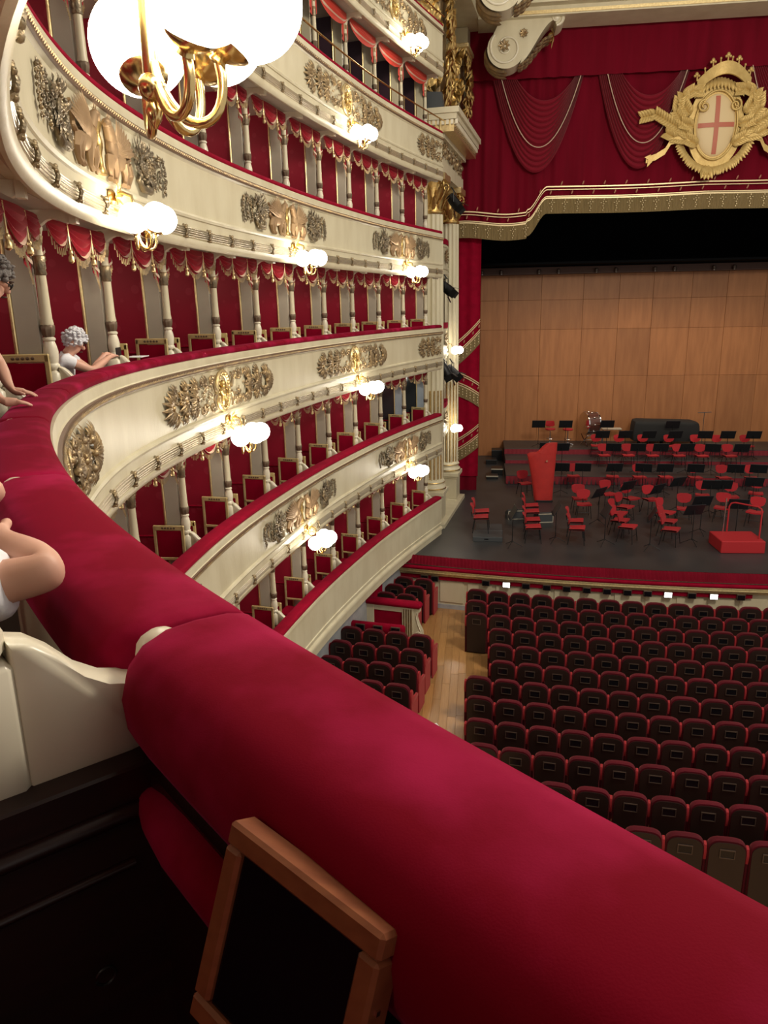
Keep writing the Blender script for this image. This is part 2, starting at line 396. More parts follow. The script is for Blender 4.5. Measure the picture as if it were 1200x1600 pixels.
def candelabrum(mb):
    mb.lathe([(.06, 0), (.065, .03), (.03, .06), (.022, .16), (.045, .22), (.045, .26), (.02, .32), (.05, .38), (.06, .41), (.02, .44)], 10)
    k = len(mb.v)
    mb.v = [(p[0], p[2]-.24, p[1]*.6+.02) for p in mb.v[:k]]
def bouquet(mb, cu, sg, seed):
    R = random.Random(seed)
    for i in range(60):
        a = R.uniform(0, 2*PI); rr = R.uniform(.1, 1)**.55
        u, v = cu+.21*rr*math.cos(a), .02+.22*rr*math.sin(a); q = math.atan2(v, u-cu)+R.uniform(-.7, .7)
        leaf(mb, (u*.9+cu*.1, v*.85, .012+.02*R.random()), (math.cos(q), math.sin(q), 0), (0, 0, 1), R.uniform(.07, .13), R.uniform(.020, .034), curl=.25, belly=.3, n=4)
    for i in range(26):
        a = R.uniform(0, 2*PI); rr = R.uniform(0, .85); mb.ball((cu+.2*rr*math.cos(a), .2*rr*math.sin(a), .045), R.uniform(.016, .030), 7, 5)
    scroll2(mb, cu, .0, .13, 0, 1.3, .05, .017, sgn=sg); mb.tube([(cu-.16, -.13, .03), (cu-.08, -.215, .045), (cu+.08, -.215, .045), (cu+.16, -.13, .03)], [.02, .035, .035, .02], 7)
    pts = [(cu+sg*(.27+.012*math.sin(i)), .15-.05*i) for i in range(7)]+[(cu+sg*(.33+.03*i), .10+.07*math.sin(i/4*PI*.6)) for i in range(4)]+[(cu+sg*(.50+.035*math.sin(i*.45)), .14-.042*i) for i in range(8)]+[(cu+sg*(.39+.02*math.sin(i)), .08-.05*i) for i in range(5)]
    for u, v in pts:
        for q in range(4):
            a = R.uniform(0, 2*PI); leaf(mb, (u, v, .015), (math.cos(a), math.sin(a), 0), (0, 0, 1), .05, .018, curl=.3, belly=.3, n=4)
        mb.ball((u, v, .028), .017, 6, 4)
def add_relief(par, k, sc, style, u0=-9, u1=9):
    z0 = RAIL[k]-.46
    def fin(mb, name, m, parent):
        if u0 > -8 or u1 < 8:
            keep = []
            for q in mb.f:
                if all(u0 <= mb.v[i][0] <= u1 for i in q): keep.append(q)
            mb.f = keep
        if not mb.f: return None
        return wrap(mb, sc, z0).build(name, m, parent, 50)
    if style == 'leaf':
        rel = None
        for sg in (-1, 1):
            a = MB(); relief_leaf(a, sg, int(sc*10)+sg); o = fin(a, 'acanthus_relief', 'antique', par); rel = rel or o
        b = MB(); medallion(b); fin(b, 'medallion_frame', 'gold_pale', rel or par)
        b = MB(); putto(b); fin(b, 'medallion_figure', 'gold', rel or par)
    else:
        rel = None
        for sg in (-1, 1):
            a = MB(); bouquet(a, sg*.98, sg, int(sc*10)+sg); o = fin(a, 'flower_relief', 'antique_dark', par); rel = rel or o
        b = MB(); griffin(b, -1); fin(b, 'griffin_relief', 'antique_flat', rel or par)
        b = MB(); griffin(b, 1); fin(b, 'griffin_relief', 'antique_flat', rel or par)
        b = MB(); candelabrum(b); fin(b, 'candelabrum_relief', 'gold', rel or par)

# ------------------------------------------------------------------ parapets
PAR = {}
tie_mesh = None
def ribbon_tie():
    mb = MB()
    mb.tube([(0, -.012, -.885), (0, -.05, -.91), (0, -.062, -.955), (0, -.05, -1.0), (0, -.012, -1.025)], .018, 6)
    for i in range(5):
        z = -.895-.03*i; mb.ball((.012*(-1)**i, -.062+.006*abs(i-2), z), (.028, .018, .018), 6, 4)
    for sg in (-1, 1):
        leaf(mb, (0, -.05, -.93), (sg, -.2, .35), (0, -1, 0), .035, .016, n=4); leaf(mb, (0, -.05, -.97), (sg, -.2, -.4), (0, -1, 0), .035, .016, n=4)
    return mb
PLAB = {-2: 'plain cream parapet of the lowest box tier with red velvet rail', -1: 'cream parapet with griffin reliefs around the second box tier from the floor',
        0: 'cream parapet below the long velvet cushions with acanthus and medallion reliefs', 1: 'cream parapet above the white-haired woman with gilded griffin reliefs',
        2: 'cream parapet under the brass rail of the dark boxes', 3: 'topmost cream parapet in the upper corner beside the gilded pier'}
for k in range(-2, 4):
    r = RAIL[k]; s0 = S0[k]
    P = thing('box_parapet', PLAB[k], 'parapet', (0, 0, 0)); PAR[k] = P
    sweep(MB(), PLAIN if k == -2 else FASC, s0, S_END, r).build('fascia', 'cream', P, 40)
    if k != 0: sweep(MB(), CUSH, s0, S_END, r).build('rail_cushion', 'velvet_far' if k < 2 else 'velvet_far', P, 50)
    if k > -2:
        # bead and twist moulding
        bm_ = MB(); n = int((S_END-s0)/.045)
        sweep(bm_, [(-.028, -.100), (-.048, -.106), (-.056, -.132), (-.048, -.16), (-.028, -.166)], s0, S_END, r, .14)
        bm_.build('rope_moulding', 'bead_brown', P, 40)
        bd = MB(); step = .05 if k <= 1 else .07
        for i in range(int((S_END-s0)/step)):
            s = s0+i*step; x, y, tx, ty = cpt(s); c = pos(s, -.055, r-.132)
            e0 = Vector((tx, ty, .9)).normalized()*.030; e1 = Vector((ty, -tx, 0))*.014; e2 = Vector((tx, ty, -.9)).normalized()*.013
            c = Vector(c); bd.add([c+e0, c+e2+e1*.5, c-e0, c-e2+e1*.5, c+e1*1.3], [(0, 1, 4), (1, 2, 4), (2, 3, 4), (3, 0, 4)])
        o = bd.build('rope_beads', 'antique', P, 0); o['kind'] = 'stuff'
        # reeded band: five rods
        for q in range(5):
            z = -.905-.024*q; c = -.022-.012*(1-abs(q-2)/2.5)
            sweep(MB(), [(c+.012, z+.010), (c-.004, z+.0075), (c-.010, z), (c-.004, z-.0075), (c+.012, z-.010)], s0, S_END, r, .14).build('reed', 'reed_metal', P, 60)
        sp = .753; i = 0; s = 26.42-.376
        while s > s0+.2:
            loc, rz = frame_at(s, r)
            if tie_mesh is None: o = ribbon_tie().build('ribbon_tie', 'antique_dark', P, 50); tie_mesh = o.data
            else: o = bpy.data.objects.new('ribbon_tie', tie_mesh); COL.objects.link(o); o.parent = P
            o.location = loc; o.rotation_euler.z = rz; s -= sp
for sc in (8.85, 14.85, 20.8): add_relief(PAR[0], 0, sc, 'leaf')
add_relief(PAR[0], 0, 26.75, 'leaf', -1.75, -.35)
for sc in (5.85, 11.82, 17.75, 23.8): add_relief(PAR[1], 1, sc, 'griffin')
add_relief(PAR[2], 2, 20.75, 'leaf'); add_relief(PAR[2], 2, 26.75, 'leaf', -1.75, -.35)
for sc in (11.85, 17.8, 23.9): add_relief(PAR[-1], -1, sc, 'griffin')
add_relief(PAR[3], 3, 23.45, 'leaf')
# brass hand rail over the dark boxes, fixed to that parapet
rr = MB(); rr.tube([pos(s, .06, RAIL[2]+.36) for s in np.arange(14, 26.8, .25)], .018, 8); hr = rr.build('hand_rail', 'brass', PAR[2], 60)
pm = None
for s in np.arange(14.4, 26.8, .753):
    loc, rz = frame_at(s, RAIL[2])
    if pm is None:
        o = MB().tube([(0, .06, .07), (0, .06, .36)], .012, 6).lathe([(.03, .07), (.03, .085), (.014, .1)], 8, (0, .06, 0)).build('rail_post', 'brass', PAR[2], 60); pm = o.data
    else: o = bpy.data.objects.new('rail_post', pm); COL.objects.link(o); o.parent = PAR[2]
    o.location = loc; o.rotation_euler.z = rz
rr = MB(); rr.tube([pos(s, .06, RAIL[3]+.30) for s in np.arange(22, 26.8, .25)], .018, 8); rr.build('hand_rail', 'brass', PAR[3], 60)

# ------------------------------------------------------------------ velvet cushions of our own tier, one per box
seams = [1.5, 4.02, 5.58, 6.97, 8.45, 9.92, 11.37]+[26.42-1.505*i for i in range(9, -1, -1)]+[S_END]
def cushion(s0, s1, r):
    n = max(10, int((s1-s0)/.06)); rings = []
    for i in range(n+1):
        t = i/n; t = .5-.5*math.cos(PI*t) if True else t
        s = s0+.003+(s1-s0-.006)*t
        e = min(s-s0, s1-s)
        k = min(1., e/.075); k = math.sqrt(max(0, 1-(1-k)**2))
        ring = []
        for d, h in CUSH:
            dd = d if d < .06 else .06+(d-.06)*(.60+.40*k)
            k2 = min(1., e/.03); k2 = math.sqrt(max(0, 1-(1-k2)**2))
            ring.append(pos(s, dd, r+(h if h < .0 else h*(.80+.20*k2))))
        rings.append(ring)
    return MB().loft(rings)
names = {0: 'velvet rail cushion at the lower right corner, past the camera', 1: 'broad red velvet rail cushion in the foreground behind the wooden screen', 2: 'red velvet cushion under the bent arm with white sleeve',
         3: 'red velvet cushion segment past the second bare elbow', 4: 'red velvet cushion segment where the bend turns toward the standing man', 5: "red velvet cushion under the standing man's hands", 6: 'red velvet cushion in front of the white-haired woman'}
nseg = len(seams)-1
for i in range(nseg):
    o = cushion(seams[i], seams[i+1], RAIL[0]).build('velvet_rail_cushion', 'velvet', None, 60)
    if i == 6:
        lb = "red velvet cushion just left of the white-haired woman's box"
    lb = names.get(i) or 'red velvet rail cushion, %s from the stage columns in the woman\'s tier' % ORD[nseg-1-i]
    tag(o, lb, 'cushion')
# ------------------------------------------------------------------ partitions with turned columns
GRID = [26.42-1.505*i for i in range(11)]+[9.92, 8.45, 6.97, 5.58]
def make_partition(label, panel_m='cream_side', rear='damask', pw=.068):
    t = thing('box_partition', label, 'partition', group=None)
    MB().box(-.035, .035, .5, .69, -.85, 1.365, .006).build('panel', panel_m, t, 30)
    MB().box(-.046, .046, .69, .72, -.85, 1.365, .008).build('gilt_edge', 'gold_pale', t, 30)
    MB().box(-.03, .03, .72, 2.2, -.85, 1.365).build('damask_panel', rear, t, 0)
    MB().tube([(-.035, .73, .06), (-.035, 2.2, .06)], .014, 6).build('dado_roll', 'velvet_far', t, 50)
    # column
    K = (0, .44, 0)
    c = MB().lathe([(.050, .465), (.052, .48), (.046, .52), (.040, .86), (.040, 1.0), (.037, 1.02), (.037, 1.16), (.048, 1.175), (.052, 1.20), (.06, 1.22), (.06, 1.24)], 14, K).build('column', 'cream', t, 40)
    MB().lathe([(.052, .10), (.062, .115), (.062, .14), (.050, .155), (.058, .20), (.062, .25), (.052, .30), (.041, .335), (.052, .345), (.052, .36), (.040, .37)], 14, K).build('baluster', 'cream_white', c, 40)
    MB().lathe([(.040, .37), (.050, .39), (.057, .43), (.058, .462), (.050, .47)], 16, K, lambda a: 1+.06*math.cos(8*a)).build('leaf_cup', 'leaf_brown', c, 50)
    MB().lathe([(.043, .865), (.051, .875), (.045, .91), (.051, .92), (.048, .97), (.052, 1.01), (.043, 1.02)], 14, K).build('carved_band', 'antique_dark', c, 50)
    MB().lathe([(.039, 1.10), (.046, 1.13), (.053, 1.17), (.042, 1.175)], 16, K, lambda a: 1+.07*math.cos(8*a)).build('capital', 'antique', c, 50)
    MB().box(-pw, pw, .375, .52, -.15, .10, .03 if pw > .05 else .012).build('pedestal', 'cream_white', t, 60)
    pr = [(.52, 1.24), (.52, 1.365), (.12, 1.365), (.12, 1.325), (.145, 1.31), (.15, 1.275), (.18, 1.262), (.21, 1.275), (.25, 1.298), (.30, 1.30), (.34, 1.285), (.38, 1.255), (.40, 1.24)]
    b = MB().prism(pr, -.033, .033).build('console', 'cream_white', t, 30)
    for sg in (-1, 1):
        m = MB(); m.tube([(sg*.035, .45+.038*math.cos(2*PI*i/14), 1.305+.038*math.sin(2*PI*i/14)) for i in range(15)], .010, 6, caps=False); m.build('console_roundel', 'antique', b, 40)
    m = MB()
    m.loft([[(x, .095+.0, z) for x, z in ((-.046, 1.26), (.046, 1.26), (.05, 1.365), (-.05, 1.365))], [(x, .15, z) for x, z in ((-.046, 1.26), (.046, 1.26), (.05, 1.365), (-.05, 1.365))]]); m.build('console_block', 'cream_white', b, 40)
    # sweeping arm that runs out between the cushions and ends in a knob
    out = [(.38, .125), (.35, .115), (.32, .09), (.285, .05), (.25, .025), (.215, .014), (.18, .012), (.17, -.02), (.19, -.10), (.38, -.13)]
    cy, cz = .28, -.02
    ins = [(cy+(y-cy)*.95, cz+(z-cz)*.93) for y, z in out]
    a = MB(); a.loft([[(-.034, y, z) for y, z in ins], [(-.026, y, z) for y, z in out], [(.026, y, z) for y, z in out], [(.034, y, z) for y, z in ins]])
    a.build('arm', 'cream_white', t, 60)
    MB().ball((0, .155, .038), (.032, .042, .036), 12, 8).build('arm_knob', 'cream_white', t, 60)
    return t
vis = {-2: range(0, 8), -1: range(0, 11), 0: range(0, 15), 1: range(0, 15), 2: range(0, 7)}
proto = {}
for k in range(-2, 3):
    for i in vis[k]:
        loc, rz = frame_at(GRID[i], RAIL[k])
        lb = 'cream partition and column, %s from the stage in the %s' % (ORD[i], TIER[k])
        if k == 0 and i == 14: lb = 'cream partition end with sweeping arm at the lower left edge'
        v = 'n'
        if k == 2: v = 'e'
        if k == -1 and i in (0, 1): v = 'b'; lb = 'partition with pale blue panel, %s from the stage in the second box tier' % ORD[i]
        if k == 0 and i == 14: v = 'near'
        if v not in proto:
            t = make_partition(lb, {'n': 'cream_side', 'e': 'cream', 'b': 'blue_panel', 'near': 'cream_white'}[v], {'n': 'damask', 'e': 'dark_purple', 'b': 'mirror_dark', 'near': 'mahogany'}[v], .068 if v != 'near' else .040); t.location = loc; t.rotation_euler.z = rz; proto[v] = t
        else: dup(proto[v], loc, rz, lb)
nr = proto['near']
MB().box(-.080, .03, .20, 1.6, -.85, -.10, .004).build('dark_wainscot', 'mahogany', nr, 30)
MB().tube([(-.084, .22, -.17), (-.084, 1.6, -.17)], .014, 8).build('wainscot_moulding', 'mahogany', nr, 60)
MB().tube([(-.082, .26, -.26), (-.082, 1.6, -.26)], .008, 8).build('wainscot_moulding', 'mahogany', nr, 60)

# ------------------------------------------------------------------ swagged valances
def swag_grid(mb, x0, x1, zt, drop, b0, b1, off, nb=8, na=14, y=.36, hmin=.03):
    rows = []
    for j in range(nb+1):
        b = b0+(b1-b0)*j/nb; row = []
        for i in range(na+1):
            a = i/na; h = hmin+(drop-hmin)*(4*a*(1-a))**.75
            fold = .020*math.sin(b*4.5*2*PI)*math.sin(PI*a)
            row.append((x0+(x1-x0)*a, y-off-.045*math.sin(PI*a)*math.sin(PI*min(1, b*.9+.1))-fold, zt-b*h))
        rows.append(row)
    mb.grid(rows)
def swag_fringe(mb, x0, x1, zt, drop, n, ln=.06, y=.355, hmin=.03):
    for i in range(n):
        a = (i+.5)/n; h = hmin+(drop-hmin)*(4*a*(1-a))**.75; x = x0+(x1-x0)*a; yy = y-.045*math.sin(PI*a)*.3; z = zt-h
        w = .006; l = ln*(1+.15*(i % 2))
        mb.add([(x-w*.5, yy, z), (x+w*.5, yy, z), (x, yy-w, z), (x-w, yy, z-l), (x+w, yy, z-l), (x, yy-w*1.6, z-l)], [(0, 3, 4, 1), (1, 4, 5, 2), (2, 5, 3, 0), (3, 5, 4)])
def tassel(mb, x, y, z):
    mb.lathe([(.006, .05), (.006, 0), (.016, -.01), (.020, -.03), (.012, -.045), (.024, -.06), (.026, -.10), (.010, -.115)], 8, (x, y, z))
def make_valance(label):
    t = thing('swag_valance', label, 'valance'); zt = 1.32
    spans = ((-.69, -.24, .22), (-.30, .30, .30), (.24, .69, .22))
    for q, (a, b, d) in enumerate(spans):
        m = MB(); swag_grid(m, a, b, zt, d, 0, 1, .012 if q == 1 else 0); s = m.build('swag', 'cloth_red', t, 60)
        m = MB(); swag_grid(m, a, b, zt, d, .80, .93, .018 if q == 1 else .006, 2); m.build('braid_band', 'band_cream', s, 60)
        m = MB(); swag_fringe(m, a, b, zt, d, 11 if q != 1 else 17); m.build('fringe', 'antique', s, 40)
    for x in (-.27, .27):
        m = MB(); tassel(m, x, .34, 1.10); m.tube([(x, .345, 1.31), (x, .34, 1.10)], .008, 5); m.build('tassel', 'gold_pale', t, 40)
    for sg in (-1, 1):
        # cascade beside the column
        rows = []; bot = []
        for j in range(7):
            b = j/6; row = []
            for i in range(7):
                a = i/6; x = sg*(.685-.13*a); h = .46-.20*a
                row.append((x, .47-.02*math.sin(a*3*PI), 1.31-h*b))
            rows.append(row)
        c = MB().grid(rows).build('cascade', 'cloth_red', t, 60)
        m = MB(); m.grid([[(sg*(.69-.14*i/6), .455-.02*math.sin(i/6*3*PI), 1.31-(.46-.20*i/6)*b) for i in range(7)] for b in (.78, .86)]); m.build('braid_band', 'band_cream', c, 60)
        m = MB()
        for i in range(8):
            a = i/7; x = sg*(.685-.13*a); z = 1.31-(.46-.2*a); m.add([(x-.004, .46, z), (x+.004, .46, z), (x, .45, z), (x-.007, .46, z-.06), (x+.007, .46, z-.06), (x, .445, z-.06)], [(0, 3, 4, 1), (1, 4, 5, 2), (2, 5, 3, 0), (3, 5, 4)])
        m.build('fringe', 'antique', c, 40)
    return t
def make_valance_plain(label):
    t = thing('swag_valance', label, 'valance'); zt = 1.34
    m = MB(); swag_grid(m, -.68, .68, zt, .30, 0, 1, 0, hmin=.12); s = m.build('swag', 'cloth_orange', t, 60)
    m = MB(); swag_grid(m, -.68, .68, zt, .30, .72, .84, .008, 2, hmin=.12); m.build('braid_band', 'band_cream', s, 60)
    for sg in (-1, 1):
        MB().grid([[(sg*(.70-.10*i/4), .44-.02*math.sin(i/4*3*PI), 1.32-(.50-.18*i/4)*j/5) for i in range(5)] for j in range(6)]).build('cascade', 'cloth_orange', t, 60)
    return t
vp = {}
for k in range(-2, 3):
    g = [26.42+1.4]+[GRID[i] for i in vis[k]]
    for i in range(1, len(g)-1):
        sm = (g[i]+g[i+1])/2
        loc, rz = frame_at(sm, RAIL[k])
        lb = 'red tasselled valance, %s from the stage in the %s' % (ORD[i-1], TIER[k])
        key = 'e' if k == 2 else 'n'
        if key == 'e': lb = 'orange-red draped valance, %s from the stage over the dark boxes' % ORD[i-1]
        if key not in vp:
            t = (make_valance_plain if key == 'e' else make_valance)(lb); t.location = loc; t.rotation_euler.z = rz; vp[key] = t
        else: dup(vp[key], loc, rz, lb)
# small wall lamps glowing in the dark boxes, seen under their valances
dl = None
for i in range(5):
    loc, rz = frame_at(GRID[i]-.55, RAIL[2]+.1); lb = 'small bright lamp under the ceiling of the %s dark box from the stage' % ORD[i]
    if dl is None:
        dl = thing('box_lamp', lb, 'lamp', loc, rz)
        MB().lathe([(.05, 1.16), (.05, 1.20), (.03, 1.24)], 10, (0, 1.1, 0)).build('fitting', 'brass', dl, 40); MB().ball((0, 1.1, 1.12), (.045, .045, .05), 10, 7).build('bulb', 'lit_lamp', dl, 60)
    else: dup(dl, loc, rz, lb)

# unseen fill lights added inside the boxes to brighten the red damask
for k in range(-2, 2):
    for i in vis[k]:
        lamp('box_fill_light', 'POINT', pos(GRID[i]-.8, 1.45, RAIL[k]+.95), 6.5, (1, .86, .68), .08)
# ------------------------------------------------------------------ gilt chairs in the boxes
def make_gilt_chair(label):
    t = thing('gilt_chair', label, 'chair')     # faces +x, origin on the rail level, back at -x
    b = MB()
    for y in (-.21, .17): b.box(-.215, -.185, y, y+.04, -.85, .23, .006)
    b.box(-.215, -.185, -.21, .21, .17, .24, .008); b.box(-.215, -.185, -.21, .21, -.24, -.20, .006)
    fr = b.build('back_frame', 'gilt_cream', t, 30)
    m = MB()
    for i in range(5): m.ball((-.184, -.08+.04*i, .205), (.006, .018, .014), 6, 4)
    m.build('back_carving', 'leaf_brown', fr, 40)
    MB().box(-.21, -.19, -.165, .165, -.20, .165, .006).build('back_panel', 'velvet_far', t, 30)
    MB().box(-.20, .22, -.2, .2, -.45, -.37, .02).build('seat', 'velvet_far', t, 40)
    for y in (-.19, .16): MB().box(.17, .2, y, y+.03, -.85, -.44, .005).build('leg', 'gilt_cream', t, 30)
    return t
ch = None
for k in (-2, -1, 0):
    for i in (vis[k] if k else range(0, 11)):
        if k == 0 and i == 10: side = ((-.62, .70, 'beside'),)
        for dx, dy, w in ((-.31, .63, 'near side'), (.31, .56, 'far side')):
            if w == 'near side' and k == 0 and i == 9: continue
            if w == 'far side' and (k == 0 and i == 10): continue
            s = GRID[i]+dx
            if s > 26.5: continue
            x, y, tx, ty = cpt(s); loc = pos(s, dy, RAIL[k]); rz = math.atan2(ty, tx)+random.uniform(-.06, .06)+(PI if dx < 0 else 0)
            lb = 'gilt chair with red back, %s of %s partition from stage, %s' % (w, ORD[i], {-2: 'lowest tier', -1: 'second tier', 0: "woman's tier"}[k])
            if ch is None: ch = make_gilt_chair(lb); ch.location = loc; ch.rotation_euler.z = rz
            else: dup(ch, loc, rz, lb)

# ------------------------------------------------------------------ globe sconces
def make_sconce(label, fine=False):
    t = thing('globe_sconce', label, 'wall lamp'); hub = (0, -.22, -1.22)
    n = 12 if fine else 8
    m2 = MB()
    m2.ball((0, -.03, -.86), (.09, .035, .07), 10, 6)
    for a in (-1.2, -.5, .5, 1.2, 2.2, -2.2): leaf(m2, (0, -.045, -.86), (math.sin(a), -.15, math.cos(a)), (0, -1, 0), .14, .03, n=5)
    m2.build('wall_plate', 'gold', t, 50)
    st = MB(); st.tube([(0, -.04, -.86), (0, -.12, -.82), (0, -.20, -.85), (0, -.22, -.95), (0, -.22, -1.24)], [.018, .016, .016, .016, .020], n)
    st.ball(hub, .034, n, 8); st.lathe([(.004, -.09), (.016, -.07), (.022, -.05), (.012, -.03)], n, (0, -.22, -1.22))
    st.tube([(0, -.04, -.95), (0, -.10, -1.0), (0, -.16, -.98), (0, -.17, -.93), (0, -.13, -.92)], [.010, .010, .009, .008, .007], 6)
    st.build('stem', 'brass', t, 60)
    for q, phi in enumerate((-78, -27, 27, 78)):
        a = math.radians(phi); ux, uy = math.sin(a), -math.cos(a); G = Vector((ux*.24, -.22+uy*.24, -1.06+(.02 if q in (1, 2) else 0)))
        dn = Vector((-ux*.55, -uy*.55, -.83)); cup = G+dn*.125
        P = []
        p0, p1, p2, p3 = Vector((0, -.22, -1.12)), Vector((ux*.02, -.22+uy*.02, -1.36)), Vector((ux*.20, -.22+uy*.20, -1.34)), cup+dn*.02
        for i in range(17):
            u = i/16; P.append(p0*(1-u)**3+p1*3*u*(1-u)**2+p2*3*u*u*(1-u)+p3*u**3)
        ar = MB().tube(P, .0125, n).build('arm', 'brass', t, 60)
        m = MB().lathe([(.012, -.035), (.022, -.03), (.018, -.02), (.036, -.012), (.058, .004), (.062, .012), (.058, .018), (.060, .026), (.050, .030)], 20 if fine else 12)
        rot = (-dn).to_track_quat('Z', 'Y').to_matrix(); m.map(lambda x, y, z: rot @ Vector((x, y, z))+cup+(-dn)*.004)
        m.build('cup', 'brass', ar, 50)
        MB().ball(G, .125, 32 if fine else 18, 20 if fine else 12).build('globe', 'globe', t, 80)
    return t
sc_pos = [(1, 6.40, 'huge globe sconce close above at the upper left corner'), (1, 11.98, "four-globe sconce over the white-haired woman's box"), (1, 17.95, 'four-globe sconce on the griffin parapet midway along the fourth tier'), (1, 23.95, 'four-globe sconce on the fourth tier nearest the stage columns'),
          (0, 14.98, 'four-globe sconce under the long medallion parapet nearer the camera'), (0, 20.95, 'four-globe sconce under the medallion parapet nearer the stage'), (2, 20.85, 'four-globe sconce below the dark boxes at upper centre'), (3, 24.0, 'four-globe sconce at the top beside the gilded pier'),
          (-1, 17.95, 'four-globe sconce on the second tier, over the middle lowest boxes'), (-1, 24.0, 'four-globe sconce on the second tier beside the column base')]
s0_ = None
for k, s, lb in sc_pos:
    loc, rz = frame_at(s, RAIL[k])
    if s == 6.40:
        t = make_sconce(lb, True); t.location = (loc[0], loc[1], loc[2]-.10); t.rotation_euler.z = rz
        MB().tube([(0, .0, -.68), (0, -.10, -.66), (0, -.20, -.72), (0, -.22, -.88)], .018, 10).build('drop_rod', 'brass', t, 60)
    elif s0_ is None: s0_ = make_sconce(lb); s0_.location = loc; s0_.rotation_euler.z = rz
    else: dup(s0_, loc, rz, lb)
# royal-box mirror and marble dado at the stage end of the second tier
for s, w in ((25.15, 1.9),):
    x, y, tx, ty = cpt(s); loc = pos(s, 1.9, RAIL[-1]); rz = math.atan2(ty, tx)
    t = thing('wall_mirror', 'dark gilt-framed mirror inside the second-tier boxes nearest the stage', 'mirror', loc, rz)
    MB().box(-.9, .9, -.02, .02, .0, 1.15).build('glass', 'mirror_dark', t, 0)
    m = MB(); m.box(-.97, -.9, -.05, .03, -.05, 1.2, .01); m.box(.9, .97, -.05, .03, -.05, 1.2, .01); m.box(-.9, .9, -.05, .03, -.05, .02, .01); m.box(-.9, .9, -.05, .03, 1.13, 1.2, .01); m.build('frame', 'gold', t, 30)
o = MB().box(-.06, .06, -.02, .05, -.045, .045, .01)
loc, rz = frame_at(16.95, RAIL[-2]-.72)
t = thing('exit_light', 'small green exit light on the lowest plain parapet', 'exit light', loc, rz)
MB().box(-.07, .07, -.05, .0, -.05, .05, .012).build('housing', 'black_frame', t, 30); MB().box(-.055, .055, -.056, -.048, -.035, .035).build('lens', 'exit_green', t, 0)
# ------------------------------------------------------------------ proscenium: columns, stage boxes, entablature
RU = Vector((.132, .991, 0)); RN = Vector((.991, -.132, 0)); RROT = math.atan2(RU.y, RU.x)-PI/2
STG = 1.43
def make_column(label, loc):
    t = thing('giant_column', label, 'column', loc, RROT)    # origin on stage level, local x = toward stage centre, y = upstage
    p = MB(); p.box(-.42, .42, -.42, .42, 0, .10, .012); p.box(-.38, .38, -.38, .38, .10, .16, .02); p.box(-.36, .36, -.36, .36, .16, .86, .012); p.box(-.39, .39, -.39, .39, .86, .93, .015); p.box(-.43, .43, -.43, .43, .93, 1.06, .012)
    p.build('pedestal', 'cream', t, 30)
    b = MB().lathe([(.40, 1.06), (.425, 1.09), (.425, 1.16), (.40, 1.20), (.36, 1.22), (.35, 1.26), (.385, 1.29), (.39, 1.33), (.365, 1.36), (.345, 1.38)], 32).build('base', 'cream', t, 50)
    MB().lathe([(.425, 1.105), (.432, 1.125), (.425, 1.145)], 32).build('gold_ring', 'gold', b, 50); MB().lathe([(.388, 1.30), (.396, 1.31), (.388, 1.325)], 32).build('gold_ring', 'gold', b, 50)
    fl = lambda a: 1-.11*abs(math.cos(8*a))**.6
    def shaft(z0, z1):
        return MB().lathe([(.345-.045*((z-1.38)/7.5)**1.6, z) for z in np.linspace(z0, z1, 8)], 160, mod=fl)
    shaft(1.38, 4.1).build('lower_shaft', 'gold_pale_cream', t, 60); shaft(4.1, 8.88).build('shaft', 'cream', t, 60)
    rods = MB()
    for i in range(16):
        a = 2*PI*i/16
        rods.tube([(.318*math.cos(a), .318*math.sin(a), 1.42), (.310*math.cos(a), .310*math.sin(a), 4.05)], .022, 5)
    rods.build('gilt_flute_rods', 'gold', t, 60)
    c = MB().lathe([(.30, 8.86), (.325, 8.89), (.325, 8.93), (.29, 8.95), (.28, 9.2), (.30, 9.5), (.36, 9.7)], 28).build('capital', 'gold', t, 50)
    m = MB()
    for row, (z, ln, n) in enumerate(((8.95, .36, 10), (9.1, .48, 10))):
        for i in range(n):
            a = 2*PI*(i+.5*row)/n; rd = Vector((math.cos(a), math.sin(a), 0))
            leaf(m, rd*(.285+.0*row)+Vector((0, 0, z)), rd*.16+Vector((0, 0, 1)), rd, ln, .085, curl=.42, belly=.1, n=9)
    m.build('acanthus_leaves', 'gold', c, 60)
    m = MB()
    for i in range(4):
        a = PI/4+i*PI/2; rd = Vector((math.cos(a), math.sin(a), 0)); P = []; Rr = []
        for q in range(22):
            u = q/21; rr = .13*(1-.8*u); an = PI*.9-u*2.6*PI
            P.append(rd*(.40+rr*math.cos(an)*1.0+.06)+Vector((0, 0, 9.58+rr*math.sin(an)))); Rr.append(.036*(1-.4*u))
        m.tube(P, Rr, 7)
    m.build('volutes', 'gold', c, 60)
    ab = MB(); out = []
    for i in range(4):
        a = PI/4+i*PI/2; a2 = a+PI/2
        for q in range(5):
            u = q/5; k = .62-.20*math.sin(PI*u); an = a+(a2-a)*u; out.append((k*math.cos(an), k*math.sin(an)))
    ab.prism(out, 9.7, 9.86, 'z'); ab.build('abacus', 'gold_pale', c, 30)
    return t
_m = MT['cream'].copy(); _m.name = 'gold_pale_cream'; MT['gold_pale_cream'] = _m
col1 = make_column('giant fluted column with gilded capital nearer the boxes, where the tiers end', (-1.37, 22.2, STG))
dup(col1, (-1.01, 24.9, STG), RROT, 'giant fluted column with gilded capital nearer the red stage curtain')
def rpt(u, n, z): return Vector((-1.19, 23.55, 0))+RU*u+RN*n+Vector((0, 0, z))
